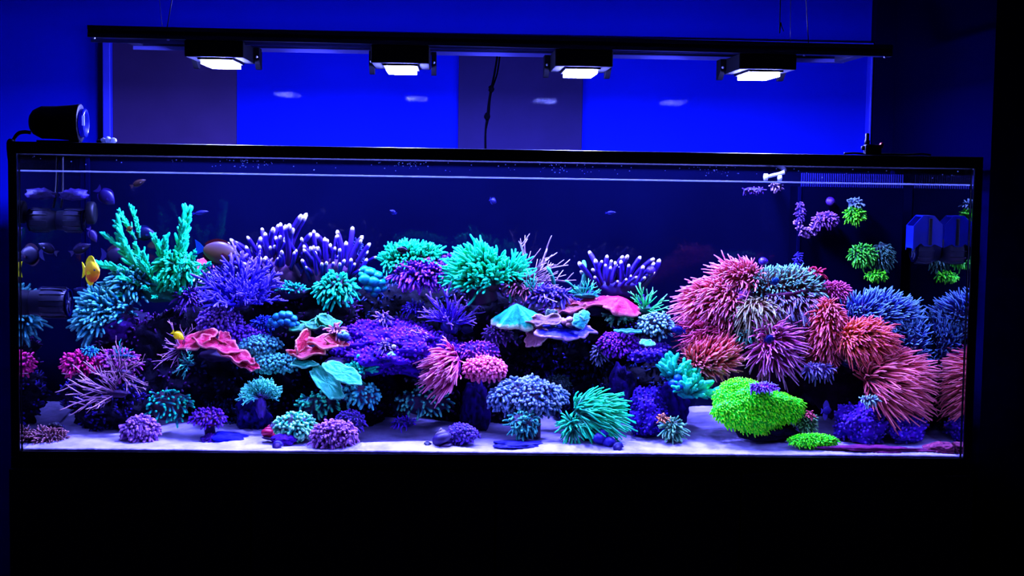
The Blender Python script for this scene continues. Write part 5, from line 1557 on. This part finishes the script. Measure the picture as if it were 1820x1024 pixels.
# ---- green star polyps
reef_rock('dark rubble foot under the green boulder on the sand', 1365, 768, 58, 17, .115, .035, DK, seed=40)
G1 = dict(base=(24, 170, 6), mid=(62, 235, 8), tip=(120, 255, 40))
gs = tuft('green_star_polyps', 'large bright green polyp mat covering a boulder on the sand', 'coral', 1340, 727, 82, 40, .10, 34, 1700, 5.5, 3.4, **G1, axis=(0, -.5, .8), cmin=-.45, bend=(.1, 0, -.4), flow=(.3, 0, -.1), seed=121, flesh=(36, 120, 20), amp=.34, freq=1.15, tn='polyps', bn='boulder', taper=.7, gain=2.0)
tuft('green_star_polyps', 'raised green polyp crest on top of the green boulder', 'coral', 1318, 690, 36, 16, .11, 16, 420, 5, 3.4, **G1, axis=(0, -.5, .8), cmin=-.3, bend=(0, 0, -.3), seed=122, flesh=(40, 130, 20), tn='polyps', gain=2.0)
tuft('green_star_polyps', 'low green polyp patch on the sand beside the green boulder', 'coral', 1444, 784, 44, 12, .055, 14, 420, 5.5, 3.4, **G1, axis=(0, -.5, .8), cmin=-.3, bend=(.1, 0, -.3), seed=123, flesh=(40, 110, 20), tn='polyps', gain=1.9)
tuft('rock_flower_anemone', 'lilac flat anemone sitting on top of the green boulder', 'anemone', 1358, 690, 24, 7, .058, 9, 110, 8, 3.2, (80, 50, 160), (130, 140, 240), (120, 70, 200), axis=(0, -.5, .8), cmin=-.1, seed=124, flesh=(110, 60, 190))
tuft('polyp_coral', 'grey-green scruffy polyps where the boulder meets the low green patch', 'coral', 1432, 752, 18, 18, .11, 12, 110, 8, 3.6, (40, 60, 50), (140, 190, 160), (80, 120, 100), axis=(.3, -.6, .5), seed=125, tn='polyps', flesh=(50, 70, 60))
tuft('polyp_coral', 'tiny red-pink polyp beside the green boulder', 'coral', 1440, 738, 6, 7, .09, 5, 20, 6, 3.5, (130, 40, 60), (235, 120, 150), seed=126, axis=(0, -.5, .8), tn='polyps')
tuft('green_star_polyps', 'upper bright green clump on the overflow box', 'coral', 1519, 381, 15, 12, .41, 9, 110, 8, 3.8, (20, 100, 30), (120, 245, 60), (60, 190, 30), axis=(0, -.7, .5), cmin=-.4, seed=127, flesh=(24, 80, 20), tn='polyps')
tuft('polyp_coral', 'blue-grey tuft crowning the upper green clump', 'coral', 1520, 362, 12, 7, .41, 7, 36, 8, 3.4, (40, 60, 110), (140, 170, 215), axis=(0, -.3, 1), seed=128, tn='polyps')
tuft('green_star_polyps', 'middle green clump on the overflow box above the small bright one', 'coral', 1533, 453, 22, 16, .405, 10, 150, 9, 3.8, (16, 80, 40), (100, 220, 80), (50, 160, 50), axis=(-.2, -.7, .5), cmin=-.3, seed=129, flesh=(16, 50, 24), tn='polyps')
tuft('polyp_coral', 'dim grey-green tuft beside the middle green clump', 'coral', 1569, 455, 17, 22, .415, 9, 130, 9, 3.4, (14, 34, 44), (60, 105, 95), axis=(.1, -.7, .5), cmin=-.3, seed=130, flesh=(10, 24, 30), tn='polyps', bend=(0, 0, -.5))
tuft('green_star_polyps', 'small bright green patch hanging lowest on the overflow box', 'coral', 1558, 489, 17, 6, .40, 7, 90, 7, 3.6, (20, 100, 30), (120, 245, 70), (60, 200, 40), axis=(-.1, -.8, .3), cmin=-.3, seed=131, flesh=(16, 60, 20), tn='polyps')
tuft('polyp_coral', 'mauve frilled polyp clump on the overflow box', 'coral', 1468, 389, 19, 10, .415, 9, 100, 8, 3.8, (50, 26, 120), (165, 115, 235), axis=(0, -.7, .5), cmin=-.3, seed=132, flesh=(36, 20, 80), tn='polyps')
V, Q, T = path([P(1418, 395, .385), P(1424, 410, .385), P(1440, 414, .432), P(1449, 402, .432), P(1458, 391, .43)], [.006, .005, .006, .006, .008], 6, 10)
o0 = P(1436, 408, .385)
e = empty('polyp_garland', 'mauve polyp garland looping from the corner strip to the frilled clump', 'coral', o0)
b = build('runner', V - o0, Q, T, ramp((34, 20, 80), (60, 36, 130)), e, V[:, 0] * 0 + .5, V[:, 0] * 0 + .5)
Tq = np.concatenate([T, Q[:, :3], Q[:, [0, 2, 3]]])
p_, n_ = scatter(V - o0, Tq, 90, (0, -1, .2), -.3)
o = build('polyps', *(lambda q: q[:3])(tubes(p_, n_ + rng.normal(0, .5, n_.shape), .009, (0, 0, 0), .0026, .0024, 4, 5)), ramp((60, 36, 150), (185, 145, 245)), e)
tv = tubes(p_, n_ + rng.normal(0, .5, n_.shape), .009, (0, 0, 0), .0026, .0024, 4, 5)
for nm, a in (('t', tv[3]), ('r', tv[4])):
    o.data.attributes.new(nm, 'FLOAT', 'POINT').data.foreach_set('value', a.astype(np.float32))
o['kind'] = 'stuff'
tuft('polyp_coral', 'violet polyp string climbing the corner strip above the garland', 'coral', 1422, 378, 5, 20, .385, 5, 60, 6, 3.4, (44, 26, 130), (140, 105, 240), axis=(0, -1, .1), cmin=-.3, seed=133, flesh=(30, 20, 110), tn='polyps')
tuft('polyp_coral', 'dim violet tuft low on the corner strip behind the teal anemone', 'coral', 1419, 462, 5, 14, .385, 5, 40, 6, 3.4, (34, 26, 120), (80, 70, 220), axis=(0, -1, .1), cmin=-.3, seed=134, flesh=(30, 24, 120), tn='polyps')
tuft('polyp_coral', 'pale frilly polyps floating just under the return nozzle', 'coral', 1378, 331, 10, 5, .31, 6, 40, 6, 3.2, (60, 44, 130), (190, 160, 240), seed=135, axis=(0, -.7, -.2), cmin=-.6, tn='polyps')
tuft('polyp_coral', 'dim violet frill trailing from the water line near the nozzle', 'coral', 1340, 338, 20, 4, .33, 5, 40, 5, 3, (30, 20, 90), (90, 65, 190), seed=136, axis=(0, -.7, -.2), cmin=-.6, tn='polyps')

# ---- snails, shells
shell('snail', 'pink cone snail on the violet pebble rock', 475, 774, .07, 13, 20, (225, 62, 120), (235, 90, 150), (-.3, .15, 0))
shell('snail', 'round violet snail pressed against the glass on the sand', 493, 793, .035, 10, 7, (70, 46, 190), (190, 150, 240), (1.2, 0, 0))
shell('snail', 'mauve snail upper on the overflow box', 1475, 359, .435, 9, 8, (90, 60, 190), (165, 125, 240), (1.3, .4, 0))
shell('snail', 'mauve snail at the end of the purple finger coral', 1156, 482, .30, 9, 8, (80, 60, 210), (140, 110, 240), (1.2, .3, 0))
shell('snail', 'violet snail on the crest of the anemone mound', 1356, 466, .23, 9, 9, (80, 50, 210), (130, 100, 240), (.9, .2, 0))
shell('turbo_snail', 'dark violet turbo snail with a pale ridge on the sand', 788, 785, .05, 21, 26, (60, 40, 150), (215, 200, 245), (-.2, -.15, .4))
tuft('brain_coral', 'violet net-patterned ball coral on the sand behind the turbo snail', 'coral', 822, 772, 27, 18, .08, 20, 150, 5, 6, (50, 28, 150), (130, 100, 245), axis=(0, -.5, .8), cmin=-.3, seed=141, gain=.6, flesh=(30, 16, 110), tn='ridges', taper=.9, spread=.5)
shell('hermit_shell', 'small dark shell beside the turbo snail on the sand', 760, 793, .05, 9, 9, (20, 16, 60), (60, 50, 120), (.5, .6, 0), cat='shell')
bubbles('sponge', 'blue-violet lumpy sponge at the foot of the large green anemone', 1078, 784, .05, [(-12, -4, 4, 13), (4, 2, 0, 12), (-4, -14, 6, 10), (22, 8, 0, 8)], (44, 36, 170), (95, 85, 240), pn='lobe')
shell('snail', 'round blue snail on the sand by the lumpy sponge', 1098, 796, .03, 10, 8, (60, 46, 180), (150, 140, 240), (1.3, 0, 0))

# ---- fish
PI = math.pi
fish('bright yellow tang turned half towards the viewer over the teal ridge', 161, 482, .22, 64, 40, -.85, .0, (235, 170, 14), (190, 90, 6), (250, 190, 20), (250, 190, 20), dors=.5, gain=2.2)
fish('grey tang with yellow shoulder and blue tail before the finger leather', 385, 448, .29, 84, 40, .0, -.18, (120, 96, 130), (170, 130, 60), (90, 14, 24), (70, 110, 240), dors=.3, gain=.75)
fish('dark blue tang behind the tallest mint branches', 254, 415, .37, 46, 24, .1, -.1, (14, 14, 150), (10, 10, 110), (16, 16, 170), (16, 16, 170))
fish('violet tang swimming head down by the high circulation pump', 187, 348, .30, 42, 24, .2, -.75, (66, 44, 185), (60, 40, 170), (80, 56, 210), (60, 40, 170))
fish('small tan fish alone near the water surface', 245, 326, .25, 30, 10, .2, .45, (120, 90, 90), (70, 50, 60), (110, 80, 90), (110, 80, 90))
fish('large dim purple fish in the shade behind the teal ridge', 205, 455, .45, 54, 34, .4, -.1, (40, 12, 90), (24, 14, 100), (70, 16, 60), (50, 40, 160))
fish('slim lavender fish below the high circulation pump', 164, 417, .28, 30, 13, .4, -1.1, (100, 80, 215), (80, 60, 190), (110, 90, 220), (110, 90, 220))
fish('dim grey fish with pale marks above the yellow tang', 142, 443, .36, 40, 16, .15, .45, (50, 34, 130), (16, 12, 40), (80, 70, 170), (100, 90, 190))
fish('blue fish below the yellow tang', 148, 519, .34, 36, 15, PI, .25, (14, 12, 150), (12, 10, 120), (18, 16, 170), (18, 16, 170))
fish('small lemon-yellow fish at the edge of the largest red plate', 316, 596, .14, 26, 13, .3, -.6, (250, 215, 20), (245, 195, 15), (250, 220, 30), (250, 220, 30), gain=1.4)
fish('tiny yellowish fish by the top mint branch', 230, 407, .30, 13, 8, .2, .7, (190, 160, 40), (150, 120, 30), (190, 160, 60), (190, 160, 60))
fish('small black fish hovering over the mint fringed dome', 717, 445, .27, 26, 12, PI, .2, (8, 6, 14), (6, 5, 10), (10, 8, 16), (10, 8, 16))
g = 'little blue fish swimming high before the back pane'
CH = ((30, 30, 190), (26, 24, 160), (40, 40, 210), (40, 40, 210), g)
fish('little slender blue fish high above the grey tang', 356, 378, .46, 30, 7, .1, .15, *CH)
fish('little blue fish high above the mint fringed dome', 699, 377, .48, 14, 7, PI, .5, *CH)
fish('round little blue fish before the dark stripe of the back pane', 876, 357, .44, 17, 11, .6, -.4, *CH)
fish('faint little blue fish high over the purple finger coral', 1085, 378, .50, 20, 6, .0, .05, *CH)
fish('blue fish between the violet sprig and the cyan plate', 828, 586, .26, 28, 14, .2, -.2, (12, 12, 130), (10, 10, 100), (14, 14, 150), (14, 14, 150))
fish('vivid blue fish beside the rose anemone', 1206, 587, .19, 28, 14, PI - .3, .1, (14, 22, 210), (12, 14, 170), (16, 30, 220), (16, 30, 220))
fish('deep blue fish resting in the mauve anemone', 1367, 603, .125, 24, 14, .3, .1, (12, 18, 190), (10, 12, 150), (14, 22, 200), (14, 22, 200))
fish('sky-blue fish resting in the teal anemone', 1377, 500, .20, 20, 13, .2, .3, (30, 120, 235), (24, 60, 210), (40, 140, 240), (40, 140, 240))
fish('banded violet cardinal fish with tall fins beside the violet rock', 1468, 730, .17, 26, 16, .5, .0, (90, 80, 220), (40, 34, 130), (110, 100, 230), (110, 100, 230), dors=1.5, gain=.9)
